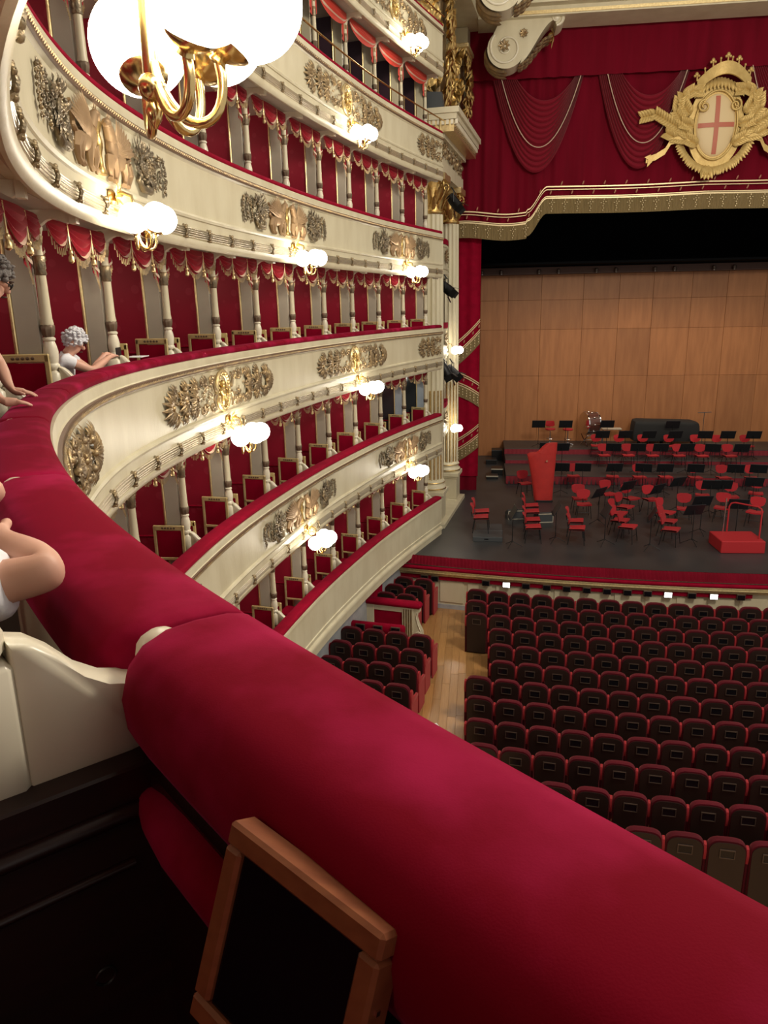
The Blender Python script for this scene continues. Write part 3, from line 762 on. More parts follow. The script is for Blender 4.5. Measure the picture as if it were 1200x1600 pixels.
# plinth wall and reveal wall behind the columns
def rbox(mb, u0, u1, n0, n1, z0, z1):
    P = [rpt(u, n, z) for u in (u0, u1) for n in (n0, n1) for z in (z0, z1)]
    return mb.add(P, [(0, 1, 3, 2), (4, 6, 7, 5), (0, 4, 5, 1), (2, 3, 7, 6), (0, 2, 6, 4), (1, 5, 7, 3)])
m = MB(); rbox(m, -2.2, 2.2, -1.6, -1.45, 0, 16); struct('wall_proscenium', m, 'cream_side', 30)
m = MB(); rbox(m, -1.9, -1.2, -1.4, -.05, STG, 11.27); rbox(m, 1.25, 2.1, -1.4, -.05, STG, 11.27); struct('wall_proscenium_pier', m, 'cream', 30)
m = MB(); rbox(m, -1.95, 1.95, -.2, .50, STG-.02, STG+.12); struct('baseboard_proscenium', m, 'cream', 30)
# stage boxes between the two columns
def stage_box(label, z, dark=True):
    o = rpt(0, 0, z); t = thing('stage_box_balcony', label, 'balcony', o, RROT)
    prof = lambda e: [(x, y) for x, y in ((-.4, -1.0), (.02+e, -1.0), (.10+e, -.5), (.14+e, 0), (.10+e, .5), (.02+e, 1.0), (-.4, 1.0))]
    b = MB()
    for e, z0, z1 in ((.0, -.72, -.08), (.03, -.16, -.10), (.03, -.78, -.72), (.0, -1.0, -.78), (.045, -.93, -.86)): b.prism(prof(e), z0, z1, 'z')
    b.build('fascia', 'cream', t, 30)
    MB().prism(prof(.03), -.08, .07, 'z').build('rail_cushion', 'velvet_far', t, 30)
    m = MB(); R = random.Random(int(z*10))
    for i in range(12):
        a = 2*PI*i/12; leaf(m, (.08*math.cos(a), .10*math.sin(a), .015), (math.cos(a), math.sin(a), 0), (0, 0, 1), .14, .035, n=5)
        m.ball((.12*math.cos(a), .15*math.sin(a), .03), .022, 6, 4)
    m.ball((0, 0, .02), (.07, .08, .04), 10, 6); m.map(lambda u, v, w: (.135+w, u*1.3, -.42+v))
    m.build('relief_rosette', 'antique', t, 50)
    return t
for k, nm in ((1, 'highest'), (0, 'middle'), (-1, 'lowest')):
    stage_box('narrow curved balcony between the two giant columns, %s of the three' % nm, RAIL[k])
m = MB()
for k in (-1, 0, 1, ):
    rbox(m, -1.2, 1.25, -1.5, -.45, RAIL[k]-1.0, RAIL[k]-.85)
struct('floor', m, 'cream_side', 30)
m = MB(); rbox(m, -1.2, 1.25, -1.2, -1.1, STG, 11.27); struct('wall_stage_box', m, 'dark_wall', 30)
m = MB(); rbox(m, -1.2, 1.25, -.6, -.45, STG, STG+.95); rbox(m, -1.2, 1.25, -.6, -.45, 10.2, 11.27); struct('trim_1', m, 'cream', 30)
MB().box(-.3, .3, -.02, .02, 0, .9).build('stage_door_panel', 'velvet_far', None, 0, rpt(0, -.42, STG+.02), RROT+PI/2)
tag(bpy.data.objects['stage_door_panel'], 'small dark red door panel between the two column pedestals', 'door panel')
# spotlights in the stage boxes
def make_spot(label, loc, rz, tilt, n):
    t = thing('spotlight', label, 'spotlight', loc, rz)
    R = Matrix.Rotation(tilt, 3, 'Y')
    b = MB().lathe([(.05, -.26), (.12, -.24), (.14, -.1), (.15, .14), (.16, .16), (.15, .18)], 14).map(lambda x, y, z: R @ Vector((x, y, -z))); b.build('body', 'black_metal', t, 40)
    m = MB()
    for i in range(4):
        a = i*PI/2
        q = [(.16, -.12, 0), (.16, .12, 0), (.24, .10, .17), (.24, -.10, .17)]
        rr_ = Matrix.Rotation(a, 3, 'Z'); vs = [rr_ @ Vector(p) for p in q]; vs += [rr_ @ (Vector(p)+Vector((.006, 0, 0))) for p in q]
        m.add([R @ Vector((v.x, v.y, -(v.z+.17))) for v in vs], [(0, 1, 2, 3), (4, 7, 6, 5), (0, 4, 5, 1), (1, 5, 6, 2), (2, 6, 7, 3), (3, 7, 4, 0)])
    m.build('barn_doors', 'black_metal', t, 0)
    MB().tube([(0, -.2, 0), (0, -.2, .28), (0, .2, .28), (0, .2, 0)], .012, 6).build('yoke', 'black_metal', t, 40)
    MB().tube([(0, 0, .28), (-.1, 0, .42)], .02, 6).build('clamp', 'black_metal', t, 40)
for i, (u, n, z, tl, lb) in enumerate(((-.2, .22, 8.35, .9, 'black spotlight hanging below the highest stage balcony'), (-.3, .2, 5.95, .5, 'left of two black spotlights below the middle stage balcony'), (.35, .32, 5.85, .8, 'right of two black spotlights below the middle stage balcony'), (.0, .40, 10.75, .7, 'black spotlight tucked between the gilded column capitals'))):
    make_spot(lb, rpt(u, n, z), RROT, -tl, i)
# two globe lamps on the stage boxes
for z, lb in ((6.5, 'globe lamp between the columns below the middle stage balcony'), (4.05, 'globe lamp between the columns below the lowest stage balcony')):
    t = thing('globe_lamp', lb, 'wall lamp', rpt(.5, .15, z), RROT)
    MB().tube([(0, 0, .22), (.10, 0, .2), (.16, 0, -.08), (.22, 0, -.14), (.28, 0, -.1)], .014, 8).build('arm', 'brass', t, 60)
    for q, (x, y) in enumerate(((.22, -.12), (.36, .02), (.22, .14))): MB().ball((x, y, .02), .115, 16, 10).build('globe', 'globe', t, 80)
# entablature block
ent = thing('entablature', 'heavy dentilled cornice block resting on the two giant columns', 'cornice', (0, 0, 0))
m = MB(); rbox(m, -1.75, 1.8, -1.4, .36, 11.28, 11.62); m.build('architrave', 'cream', ent, 30)
m = MB(); rbox(m, -1.70, 1.75, -1.4, .30, 11.62, 12.12); m.build('frieze', 'cream', ent, 30)
m = MB(); rbox(m, -1.80, 1.9, -1.4, .42, 12.12, 12.24); rbox(m, -2.05, 2.15, -1.4, .78, 12.52, 12.66); rbox(m, -2.1, 2.2, -1.4, .84, 12.66, 12.80); m.build('cornice', 'cream', ent, 30)
m = MB(); rbox(m, -1.98, 2.1, -1.4, .70, 12.24, 12.52); m.build('cornice_bed', 'gold_pale', ent, 30)
m = MB()
for i in range(34):
    u = -1.95+i*.12; rbox(m, u, u+.07, .70, .76, 12.40, 12.51)
for i in range(18):
    n = -1.3+i*.12; rbox(m, -2.04, -1.98, n, n+.07, 12.40, 12.51)
m.build('dentils', 'cream_white', ent, 0)['kind'] = 'stuff'
m = MB()
for i in range(22):
    u = -1.9+i*.185; leaf(m, rpt(u, .45, 12.26), RN*.8+Vector((0, 0, .55)), Vector((0, 0, -1))+RN*.5, .33, .07, n=5)
m.build('soffit_leaves', 'antique', ent, 50)
m = MB(); R = random.Random(5)
for i in range(70):
    u = R.uniform(-1.6, 1.6); z = 11.87+R.uniform(-.17, .17); a = R.uniform(0, 2*PI)
    leaf(m, rpt(u, .31, z), RU*math.cos(a)+Vector((0, 0, math.sin(a))), RN, .20, .05, n=5)
for i in range(5): m.ball(rpt(-1.4+.7*i, .33, 11.87), .10, 10, 6)
m.build('frieze_relief', 'antique', ent, 50)
m = MB(); R = random.Random(6)
for i in range(40):
    n = R.uniform(-.9, .2); z = 11.87+R.uniform(-.17, .17); a = R.uniform(0, 2*PI); leaf(m, rpt(-1.71, n, z), RN*math.cos(a)+Vector((0, 0, math.sin(a))), -RU, .20, .05, n=5)
m.build('frieze_relief', 'antique', ent, 50)
# black loudspeaker and little figure on top of the cornice
o = MB().prism([(-.42, 0), (.42, 0), (.38, .36), (-.30, .42), (-.42, .2)], -.14, .14, 'y').build('stage_monitor_speaker', 'speaker_grey', None, 30, rpt(-1.90, .0, 12.805), RROT)
tag(o, 'black wedge loudspeaker standing on the cornice beside the gilded pier', 'loudspeaker')
# gilded piers above the cornice
def make_pier(label, u, z0, z1, n0):
    t = thing('gilded_pier', label, 'pier', rpt(u, n0, z0), RROT); h = z1-z0
    MB().box(-.5, .12, -.45, .45, 0, h, .02).build('body', 'antique', t, 30)
    m = MB(); R = random.Random(int(u*100))
    for fa in range(2):
        for i in range(75):
            q = R.random(); z = q*h; w = .36; s = R.uniform(-w, w); a = R.uniform(-.9, .9)+(PI if R.random() < .3 and q > .25 else 0)
            bulge = .10+.30*(1-abs(2*q-1.1))*(.6+.4*math.cos(s*3))*(.4+.6*q)
            if fa == 0: o_, d_, n_ = Vector((.1+bulge*.6, s, z)), Vector((.2, math.sin(a), math.cos(a))), Vector((1, 0, 0))
            else: o_, d_, n_ = Vector((s*.8-.15, -.43-bulge*.4, z)), Vector((math.sin(a), -.2, math.cos(a))), Vector((0, -1, 0))
            leaf(m, o_, d_, n_, R.uniform(.24, .40), R.uniform(.10, .16), curl=.22, n=7)
    m.build('acanthus_leaves', 'gold', t, 60)
    m = MB()
    for zz, rr, yy in ((h*.80, .22, -.47), (h*.42, .17, -.47)):
        P = []; Rr = []
        for q in range(30):
            v = q/29; k = rr*(1-.8*v); a = PI/2+v*3*PI; P.append((-.12+k*math.cos(a), yy-.08*v, zz+k*math.sin(a))); Rr.append(.05*(1-.4*v))
        m.tube(P, Rr, 8); m.ball((-.12, yy-.08, zz), .07, 8, 6)
        P = [(.28-.02*q/29*3+.0, (rr*(1-.8*q/29))*math.cos(PI/2+q/29*3*PI), zz+(rr*(1-.8*q/29))*math.sin(PI/2+q/29*3*PI)) for q in range(30)]
        m.tube(P, Rr, 8)
    m.build('volutes', 'gold', t, 60)
    m = MB(); m.box(-.6, .35, -.6, .5, h, h+.08, .01); m.box(-.65, .40, -.65, .5, h+.08, h+.20, .02); m.build('cap_moulding', 'gold_pale', t, 30)
make_pier('larger gilded acanthus pier standing on the cornice over the nearer column', -1.22, 12.80, 15.55, .15)
make_pier('smaller gilded acanthus pier behind the larger one over the farther column', 1.3, 12.80, 14.85, .25)
# attic wall with coffered panel
m = MB(); rbox(m, -2.05, 2.3, -1.4, -.55, 12.82, 15.74); rbox(m, -2.05, 2.3, -1.4, .85, 15.80, 19.5); rbox(m, 1.80, 2.3, -1.4, .45, 12.82, 15.79); struct('wall_attic', m, 'cream', 30)
t = thing('coffer_panel', 'square gilded coffer with rosette at the top of the proscenium wall', 'coffer', rpt(-2.06, -.12, 16.35), RROT)
m = MB(); m.box(-.45, .45, -.03, .0, -.5, -.42, .008); m.box(-.45, .45, -.03, .0, .42, .5, .008); m.box(-.45, -.37, -.03, 0, -.42, .42, .008); m.box(.37, .45, -.03, 0, -.42, .42, .008); m.build('frame', 'gold_pale', t, 30)
m = MB()
for i in range(10):
    a = 2*PI*i/10; leaf(m, (.04*math.cos(a), -.02, .04*math.sin(a)), (math.cos(a), 0, math.sin(a)), (0, -1, 0), .26, .07, n=5)
m.ball((0, -.03, 0), .06, 10, 6); m.build('rosette', 'gold', t, 50)
# scroll brackets carrying the arch
def make_scroll(label, loc, sc):
    t = thing('scroll_bracket', label, 'bracket', loc)
    top = [(-.3, 1.0), (1.2, 1.0), (2.0, 1.05)]
    def spiral(cx, cz, r, a0, turns, sg, n=40):
        return [(cx+r*(1-.82*i/n)*math.cos(a0+sg*turns*2*PI*i/n), cz+r*(1-.82*i/n)*math.sin(a0+sg*turns*2*PI*i/n)) for i in range(n+1)]
    out = []
    for i in range(25):                      # big lower volute outline
        a = PI*.75+i/24*PI*1.05; out.append((.48+.52*math.cos(a), .30+.50*math.sin(a)))
    for i in range(1, 13):
        u = i/12; out.append((.78+1.0*u, -.12+1.05*(u*u*(3-2*u))))
    for i in range(17):
        a = -PI/2+i/16*PI*1.35; out.append((1.82+.22*math.cos(a), .98+.22*math.sin(a)))
    out.append((1.5, 1.12)); out.append((.3, 1.0))
    s = sc
    b = MB().prism([(x*s, z*s) for x, z in out], -.38, .38, 'y'); b.build('body', 'cream', t, 30)
    m = MB()
    for yy in (-.39, .39):
        for cx, cz, r, a0, tu, sg in ((.48, .32, .46, PI*.75, 1.6, 1), (1.82, .98, .19, -PI/2, 1.4, 1)):
            P = [(x*s, yy, z*s) for x, z in spiral(cx, cz, r, a0, tu, sg)]; m.tube(P, [.035*(1-.5*i/40)*s for i in range(41)], 7)
            m.ball((cx*s, yy, cz*s), (.09*s, .05, .09*s), 10, 6)
    m.build('volute_ribs', 'cream_white', t, 60)
    m = MB()
    for i in range(26):
        u = i/25; a = PI*.95+u*PI*.62; x, z = .48+.54*math.cos(a), .30+.52*math.sin(a)
        if u > .75: v = (u-.75)/.25; x, z = .80+.75*v, -.13+.62*v*v*(3-2*v)
        for yy in (-.28, 0, .28):
            tv = (-math.sin(a), math.cos(a)) if u <= .75 else (.75, .62); leaf(m, (x*s, yy, z*s), (tv[0], 0, tv[1]), (.5*tv[1], 0, -.8*abs(tv[0])-.2), .24*s, .15*s, curl=.12, belly=.2, n=5)
    m.build('acanthus_underside', 'antique', t, 50)['kind'] = 'stuff'
    m = MB()
    for yy in (-.16, .16): leaf(m, (1.72*s, yy, .80*s), (-.2, 0, -1), (.6, 0, -.4), .38*s, .12*s, curl=.3, n=6); m.ball((1.70*s, yy, .60*s), .09*s, 8, 6)
    m.build('drop_leaves', 'gold', t, 50)
    for q, cx in enumerate((.42, .95)):
        m = MB()
        for i in range(8):
            a = 2*PI*i/8; leaf(m, (cx*s, -.40, (.36+.28*q)*s), (math.cos(a), 0, math.sin(a)), (0, -1, 0), (.17-.05*q)*s, .05*s, n=4)
        m.build('rosette', 'antique', t, 50)
make_scroll('cream scroll bracket at the top, nearer one cut by the frame', (-.12, 22.6, 15.35), 1.05)
make_scroll('cream scroll bracket under the arch, farther one above the curtain swags', (.12, 25.2, 14.72), 1.05)
m = MB().box(-.2, 15, 24.6, 25.75, 15.75, 15.98); struct('trim_2', m, 'cream', 30)
m = MB().box(-.2, 15, 24.3, 25.6, 15.98, 18.5); struct('wall_arch', m, 'cream', 30)
m = MB().box(.2, 15, 24.56, 24.62, 15.79, 15.87); struct('trim_3', m, 'gold_pale', 30)

# ------------------------------------------------------------------ curtain and pelmet
AX = 6.86
def contour(x):
    q = min(x, 2*AX-x)
    z = 10.62+.02*math.sin(q)
    if q < 2.05:
        u = max(0, min(1, (q-1.45)/.6)); z = 9.98+(.66)*(u*u*(3-2*u))
        if q < 1.45: z = 9.98+.06*math.cos((q+.6)*2.2)-.06
    return z
pel = thing('stage_pelmet', 'red velvet pelmet with swags and deep gold fringe across the stage opening', 'curtain', (0, 0, 0))
XS = np.concatenate([np.arange(-.75, 2.4, .05), np.arange(2.4, 11.3, .12), np.arange(11.3, 14.5, .1)])
rows = []
for j in range(13):
    rows.append([(x, 26.2-.035*math.sin(x*9+math.sin(x*2.1)*2)-.02*math.sin(x*23), (contour(x)+.42)*(1-j/12)+14.75*j/12) for x in XS])
MB().grid(rows).build('cloth', 'curtain', pel, 60)
hd = MB().grid([[(x, 25.98-.03*math.sin(x*11+math.sin(x*3)*1.5), z) for x in XS] for z in (14.52, 14.9, 15.5, 16.2)]); hd.build('header_cloth', 'curtain', pel, 60)
for off, w in ((.78, .045), (.70, .03), (.50, .035), (.44, .05)):
    m = MB(); m.loft([[(x, 26.13, contour(x)+off), (x, 26.10, contour(x)+off+.005), (x, 26.10, contour(x)+off+w-.005), (x, 26.13, contour(x)+off+w)] for x in XS]); m.build('gold_braid', 'fringe_bead', pel, 40)
m = MB()
XF = np.arange(-.75, 14.5, .022)
m.grid([[(x, 26.09-.018*(i % 2)-.02*j/4, contour(x)+.44*(1-j/4)) for i, x in enumerate(XF)] for j in range(5)]); m.build('fringe', 'fringe_gold', pel, 0)
m = MB()
for x in np.arange(-.6, 14.4, .40):
    z = contour(x)
    for q in range(6): m.ball((x+.012*(-1)**q, 26.05, z+.40-.065*q), (.018, .016, .030), 5, 4)
    m.ball((x-.07, 26.05, z+.30), (.03, .014, .015), 5, 4); m.ball((x+.07, 26.05, z+.33), (.03, .014, .015), 5, 4)
m.build('fringe_beads', 'fringe_bead', pel, 50)['kind'] = 'stuff'
m = MB()
for i, x in enumerate(np.arange(-.5, 14.2, .33)):
    z = contour(x); up = i % 2
    leaf(m, (x, 26.10, z+(.85 if up else .58)), (.35, 0, 1), (0, -1, 0), .12, .028, n=4)
m.build('braid_sprigs', 'cord', pel, 50)['kind'] = 'stuff'
def swag_big(x0, x1, nm):
    rows = []; K = 13; nb = K*4
    for j in range(nb+1):
        b = j/nb; row = []
        l = x0+.75*(1-b)*(x1-x0)*.35; r_ = x1-.75*(1-b)*(x1-x0)*.12
        bot = 13.9-2.05*b
        for i in range(29):
            a = i/28; s = 2*a-1; z = 14.55-(14.55-bot)*(1-abs(s)**2.3)
            x = (l+r_)/2+(r_-l)/2*s*(abs(s)**.12)
            row.append((x, 26.10-.10*(1-s*s)-.075*abs(math.sin(b*K*PI)), z))
        rows.append(row)
    s = MB().grid(rows).build('swag', 'curtain_swag', pel, 80)
    for q, jj in enumerate((int(nb*.66),)):
        MB().tube([(p[0], p[1]-.05, p[2]) for p in rows[jj]], .013, 5).build('cord', 'band_cream', s, 60)
for x0, x1 in ((.28, 3.0), (3.45, 6.1), (7.62, 10.27), (10.72, 13.44)): swag_big(x0, x1, '')
# side drape
sd_ = thing('side_curtain', 'narrow red side curtain with slanting gold fringed bands at the stage edge', 'curtain', (0, 0, 0))
MB().grid([[(x, 26.45-.03*math.sin(x*16), z) for x in np.arange(-1.4, .021, .04)] for z in np.linspace(1.95, 11, 8)]).build('cloth', 'curtain_side', sd_, 60) if 'curtain_side' in MT else MB().grid([[(x, 26.45-.03*math.sin(x*16), z) for x in np.arange(-1.4, .021, .04)] for z in np.linspace(1.95, 11, 8)]).build('cloth', 'velvet_far', sd_, 60)
MB().grid([[(x, 26.5-.03*math.sin(x*16), z) for x in np.arange(-1.4, -.03, .04)] for z in np.linspace(1.43, 2.0, 3)]).build('hem_cloth', 'curtain', sd_, 60)
for zc, sl in ((6.65, 1.0), (5.0, -.55), (3.15, .75)):
    fz = lambda x: zc+sl*(x+.3)+.25*(x+.3)**2*np.sign(sl)
    xs = np.arange(-.75, .018, .022)
    b = MB().grid([[(x, 26.40-.014*(i % 2), fz(x)-.38*j/3) for i, x in enumerate(xs)] for j in range(4)]).build('fringe', 'fringe_gold', sd_, 0)
    m = MB()
    for i, x in enumerate(np.arange(-.70, .01, .13)):
        for q in range(3): m.ball((x, 26.37, fz(x)-.08-.09*q), (.02, .015, .03), 5, 4)
    m.build('fringe_beads', 'fringe_bead', b, 50)
    for off in (.0, .07, .34, .41): MB().loft([[(x, 26.42, fz(x)+off), (x, 26.39, fz(x)+off+.005), (x, 26.39, fz(x)+off+.035), (x, 26.42, fz(x)+off+.04)] for x in xs]).build('gold_braid', 'fringe_bead', sd_, 40)
    m = MB()
    for x in (-.55, -.25, -.05): leaf(m, (x, 26.39, fz(x)+.20), (.3, 0, 1), (0, -1, 0), .12, .03, n=4)
    m.build('braid_sprigs', 'cord', sd_, 50)

# ------------------------------------------------------------------ coat of arms
em = thing('coat_of_arms', 'gilded coat of arms with crown and red cross on the pelmet', 'emblem', (6.93, 25.86, 12.95))
E = .00372
def ex(x, y): return ((x-695)*E, -(y-640)*E)
def eplate(name, pts, y0, y1, m, par=em):
    return MB().prism([ex(*p) for p in pts], y0, y1, 'y').build(name, m, par, 30)
oval = lambda cx, cy, rx, ry, n=40, p=2: [(cx+rx*math.copysign(abs(math.cos(2*PI*i/n))**(2/p), math.cos(2*PI*i/n)), cy+ry*math.copysign(abs(math.sin(2*PI*i/n))**(2/p), math.sin(2*PI*i/n))) for i in range(n)]
eplate('back_plate', oval(695, 640, 215, 330), .02, .10, 'emblem_gold')
MB().ball((0, .03, 0), (.56, .11, .87), 32, 16).build('shield_field', 'emblem_field', em, 70)
cr_ = MB(); 
for (a, b, c, d) in ((-.065, .065, -.80, .80), (-.52, .52, -.065, .065)):
    g = []
    for i in range(17):
        row = []
        for j in range(17):
            x = a+(b-a)*i/16; z = c+(d-c)*j/16; q = max(0, 1-(x/.57)**2-(z/.88)**2); row.append((x, .03-.118*math.sqrt(q)-.004, z))
        g.append(row)
    cr_.grid(g)
cr_.build('red_cross', 'emblem_cross', em, 70)
MB().tube([(ex(*p)[0], -.02, ex(*p)[1]) for p in oval(695, 640, 165, 255)+[oval(695, 640, 165, 255)[0]]], .035, 8, caps=False).build('shield_rim', 'emblem_gold', em, 60)
for cx, sg in ((590, 1), (830, -1)):
    m = MB(); P = [ex(cx+48*(1-.8*i/24)*math.cos(PI/2+sg*i/24*3*PI), 500-48*(1-.8*i/24)*math.sin(PI/2+sg*i/24*3*PI)) for i in range(25)]
    m.tube([(x, -.08, z) for x, z in P], [.036*(1-.4*i/24) for i in range(25)], 7)
    m.build('shield_volute', 'emblem_gold', em, 60)
# crown
cw = MB(); g = []
for i in range(25):
    u = i/24; x = 525+400*u; y = 372-105*math.sin(PI*u)**.9+0; g.append([ex(x, y+20), ex(x, y-65-10*math.sin(PI*u))])
rings = []
for i in range(25):
    yb = -.22*math.sin(PI*i/24); (x0, z0), (x1, z1) = g[i]
    rings.append([(x0, yb, z0), (x0, yb-.05, z0+.01), (x1*1.03, yb-.05, z1-.01), (x1*1.03, yb, z1)])
cw.loft(rings); c_ = cw.build('crown', 'emblem_gold', em, 30)
m = MB()
for i in range(9):
    u = (i+.25)/8.5; (x1, z1) = g[min(24, int(u*24))][1]; yb = -.22*math.sin(PI*u)-.02; big = i % 2 == 0
    s = .13 if big else .08
    m.tube([(x1*1.03, yb, z1-.03), (x1*1.06, yb, z1+s*.9)], [.03, .018], 6)
    m.ball((x1*1.07, yb, z1+s*1.2), (s*.42, .04, s*.5), 8, 6)
    if big:
        for sg in (-1, 1): m.ball((x1*1.06+sg*s*.45, yb, z1+s*.85), (s*.3, .035, s*.3), 8, 6)
m.build('crown_points', 'emblem_gold', c_, 60)
m = MB()
for i in range(14):
    u = i/13; x, z = ex(540+310*u, 360-70*math.sin(PI*u)); leaf(m, (x, 0, z), ((u-.5)*.8, 0, -1), (0, -1, 0), .34, .07, n=5)
for i in range(40):
    u = i/39; a = PI*(1.08+.84*u); x, z = ex(695+250*math.cos(a)*1.05, 640-330*math.sin(a)*.92-0); leaf(m, (x, .02, z), (math.cos(a)*.8+.15*math.sin(i), 0, math.sin(a)*1.0), (0, -1, 0), .28, .075, n=5)
for a in (-.5, -.2, .1, .4): 
    x, z = ex(655, 940); leaf(m, (x, .0, z), (a, 0, -1), (0, -1, 0), .42, .12, n=6)
m.build('acanthus_border', 'emblem_gold', em, 60)['kind'] = 'stuff'
def branch(sg, par):
    m = MB(); R = random.Random(3+sg)
    def sp(p): return ex(695+sg*(695-p[0]), p[1])
    paths = [[(500, 720), (420, 660), (320, 600), (220, 540), (110, 560)], [(480, 560), (430, 480), (420, 420), (480, 390), (540, 390)], [(520, 640), (440, 620), (380, 540), (390, 450)], [(560, 780), (480, 740), (380, 720), (320, 690)]]
    for pa in paths:
        Q = [sp(p) for p in pa]; m.tube([(x, -.02, z) for x, z in Q], [.06, .055, .05, .04, .03][:len(Q)], 6)
        for i in range(len(Q)-1):
            for j in range(5):
                u = j/5; x = Q[i][0]*(1-u)+Q[i+1][0]*u; z = Q[i][1]*(1-u)+Q[i+1][1]*u; dx, dz = Q[i+1][0]-Q[i][0], Q[i+1][1]-Q[i][1]; L_ = math.hypot(dx, dz); dx /= L_; dz /= L_
                for s2 in (-1, 1): leaf(m, (x, -.03, z), (dx*.8-s2*dz*.7, -.1, dz*.8+s2*dx*.7), (0, -1, 0), .27, .085, n=5)
    o = m.build('laurel_branch', 'emblem_gold', par, 60)
    rb = [sp(p) for p in ((500, 760), (420, 735), (350, 750), (310, 820), (240, 860), (165, 880))]
    m = MB(); m.loft([[(x, -.06-.03*math.sin(i), z-.09), (x, -.08-.03*math.sin(i), z-.09), (x, -.08-.03*math.sin(i), z+.09), (x, -.06-.03*math.sin(i), z+.09)] for i, (x, z) in enumerate(rb)])
    e0 = sp((180, 880)); e1 = sp((150, 860)); e2 = sp((175, 935)); e3 = sp((215, 895))
    m.prism([e0, e1, sp((200, 840))], -.09, -.07, 'y'); m.prism([e0, e2, e3], -.09, -.07, 'y')
    m.build('ribbon', 'emblem_gold', par, 50)
branch(1, em); branch(-1, em)

# ------------------------------------------------------------------ stage
fl_ = MB(); ed = []
def lipY(x): return 18.08+.0118*(x-AX)**2
xs = list(np.arange(-2.35, 15.6, .3))
m = MB(); m.loft([[(x, lipY(x), STG-.1) for x in xs]+[(16, 38, STG-.1), (-6, 38, STG-.1), (-6, 22.6, STG-.1), (-2.4, 21.5, STG-.1)], [(x, lipY(x), STG) for x in xs]+[(16, 38, STG), (-6, 38, STG), (-6, 22.6, STG), (-2.4, 21.5, STG)]]); struct('floor', m, 'stage_floor', 20)
lip = thing('stage_lip', 'curved stage front with pleated red cloth and gold moulding', 'stage front', (0, 0, 0))
xf = np.arange(-2.3, 12, .03)
m = MB(); m.grid([[(x, lipY(x)-.03-.16*j/3-.014*(i % 3-1)*(1 if j < 3 else .3), STG+.05-.20*(j/3)**1.3) for i, x in enumerate(xf)] for j in range(4)]); m.build('pleated_cloth', 'curtain', lip, 30)
m = MB(); m.grid([[(x, lipY(x)+.06-.09*j, STG+.002+.05*j) for x in xf[::8]] for j in range(2)]); m.build('cloth_top', 'velvet_far', lip, 30)
def lsw(prof, name, mt, x0=-2.3, x1=12.):
    x_ = np.arange(x0, x1, .25); m = MB(); m.loft([[(x, lipY(x)+a, b) for a, b in prof] for x in x_]); return m.build(name, mt, lip, 50)
lsw([(-.16+.055*math.cos(a), 1.19+.055*math.sin(a)) for a in np.linspace(0, 2*PI, 11)[:-1]], 'padded_roll', 'velvet_far')
lsw([(.2, 1.15), (-.14, 1.15), (-.15, 1.10), (-.10, 1.07), (-.11, 1.03), (-.05, 1.0), (-.05, .95), (0, .93), (.2, .93)], 'gold_moulding', 'gold_pale')
lsw([(.2, .93), (.02, .93), (-.01, .92), (-.01, .83), (.02, .82), (.2, .82)], 'red_strip', 'velvet_far', -2.3, 6.9)
lsw([(.3, .93), (.08, .93), (.08, .12), (.3, .12)], 'front_wall', 'cream')
lsw([(.3, .12), (.05, .12), (.05, .0), (.3, 0)], 'grey_plinth', 'marble')
pm_ = None
for i in range(18):
    x = -1.75+i*.74; w = .32; a = math.atan2(lipY(x+.3)-lipY(x-.3), .6)
    mk = MB()
    if pm_ is None:
        mk.box(-w, w, -.02, .02, .0, .60, .008); o = mk.build('front_panel', 'cream', lip, 30); pm_ = o.data
    else: o = bpy.data.objects.new('front_panel', pm_); COL.objects.link(o); o.parent = lip
    o.location = (x+.37, lipY(x+.37)+.07, .19); o.rotation_euler.z = a
# monitors along the stage front
XM = [(-1.36, 0), (-1.08, 0), (.26, 0), (.79, 1), (1.28, 0), (1.80, 0), (2.29, 0), (2.78, 0), (3.27, 0), (3.76, 0), (4.24, 0), (4.72, 1), (5.28, 0), (5.79, 1), (6.42, 0)]
for i, (x, lit) in enumerate(XM):
    nm_ = 'small black stage-front monitor, %s from the left' % ORD[i] if not lit else 'small stage-front monitor glowing white, %s from the left' % ORD[i]
    a = math.atan2(lipY(x+.3)-lipY(x-.3), .6)
    t = thing('stage_monitor', nm_, 'monitor', (x, lipY(x)-.03, .87), a)
    MB().box(-.10, .10, -.05, .02, -.075, .075, .006).build('case', 'black_frame', t, 30); MB().box(-.085, .085, -.056, -.048, -.06, .06).build('screen', 'lit_lamp' if lit else 'black_screen', t, 0)
# back wall of the wooden concert shell, panel by panel
wb = struct('wall_back', MB().box(-3, 16, 33.06, 33.3, STG, 9.05), 'wood_dark', 0)
px = [-2.6, -1.3, .01, 1.15, 2.51, 4.21, 5.65, 6.99, 8.5, 9.87, 11.35, 12.69, 14.0]; pz = [STG, 4.9, 6.83, 8.02, 9.03]
rp = random.Random(11)
for i in range(len(px)-1):
    for j in range(4):
        e = rp.uniform(0, .012)
        MB().box(px[i]+.004, px[i+1]-.004, 33.0-e, 33.07, pz[j]+.003, pz[j+1]-.003, .004).build('wood_panel', 'wood_panel', wb, 20)
struct('trim_4', MB().box(-3, 16, 32.5, 33.06, 9.03, 9.34), 'wood_dark', 0)
struct('ceiling', MB().box(-3, 16, 31, 33.3, 9.34, 9.42), 'stage_black', 0)
struct('wall_stage_border', MB().box(-3, 16, 32.35, 32.45, 9.3, 15.5), 'stage_black', 0)
struct('wall_stage_left', MB().box(-5.1, -5, 26.6, 34, STG, 15), 'stage_black', 0)
struct('wall_stage_left', MB().box(-2.9, -2.8, 27.5, 33.2, STG, 9.3), 'wood_dark', 0)
struct('ceiling', MB().box(-6, 16, 26.5, 34, 15.5, 15.6), 'stage_black', 0)
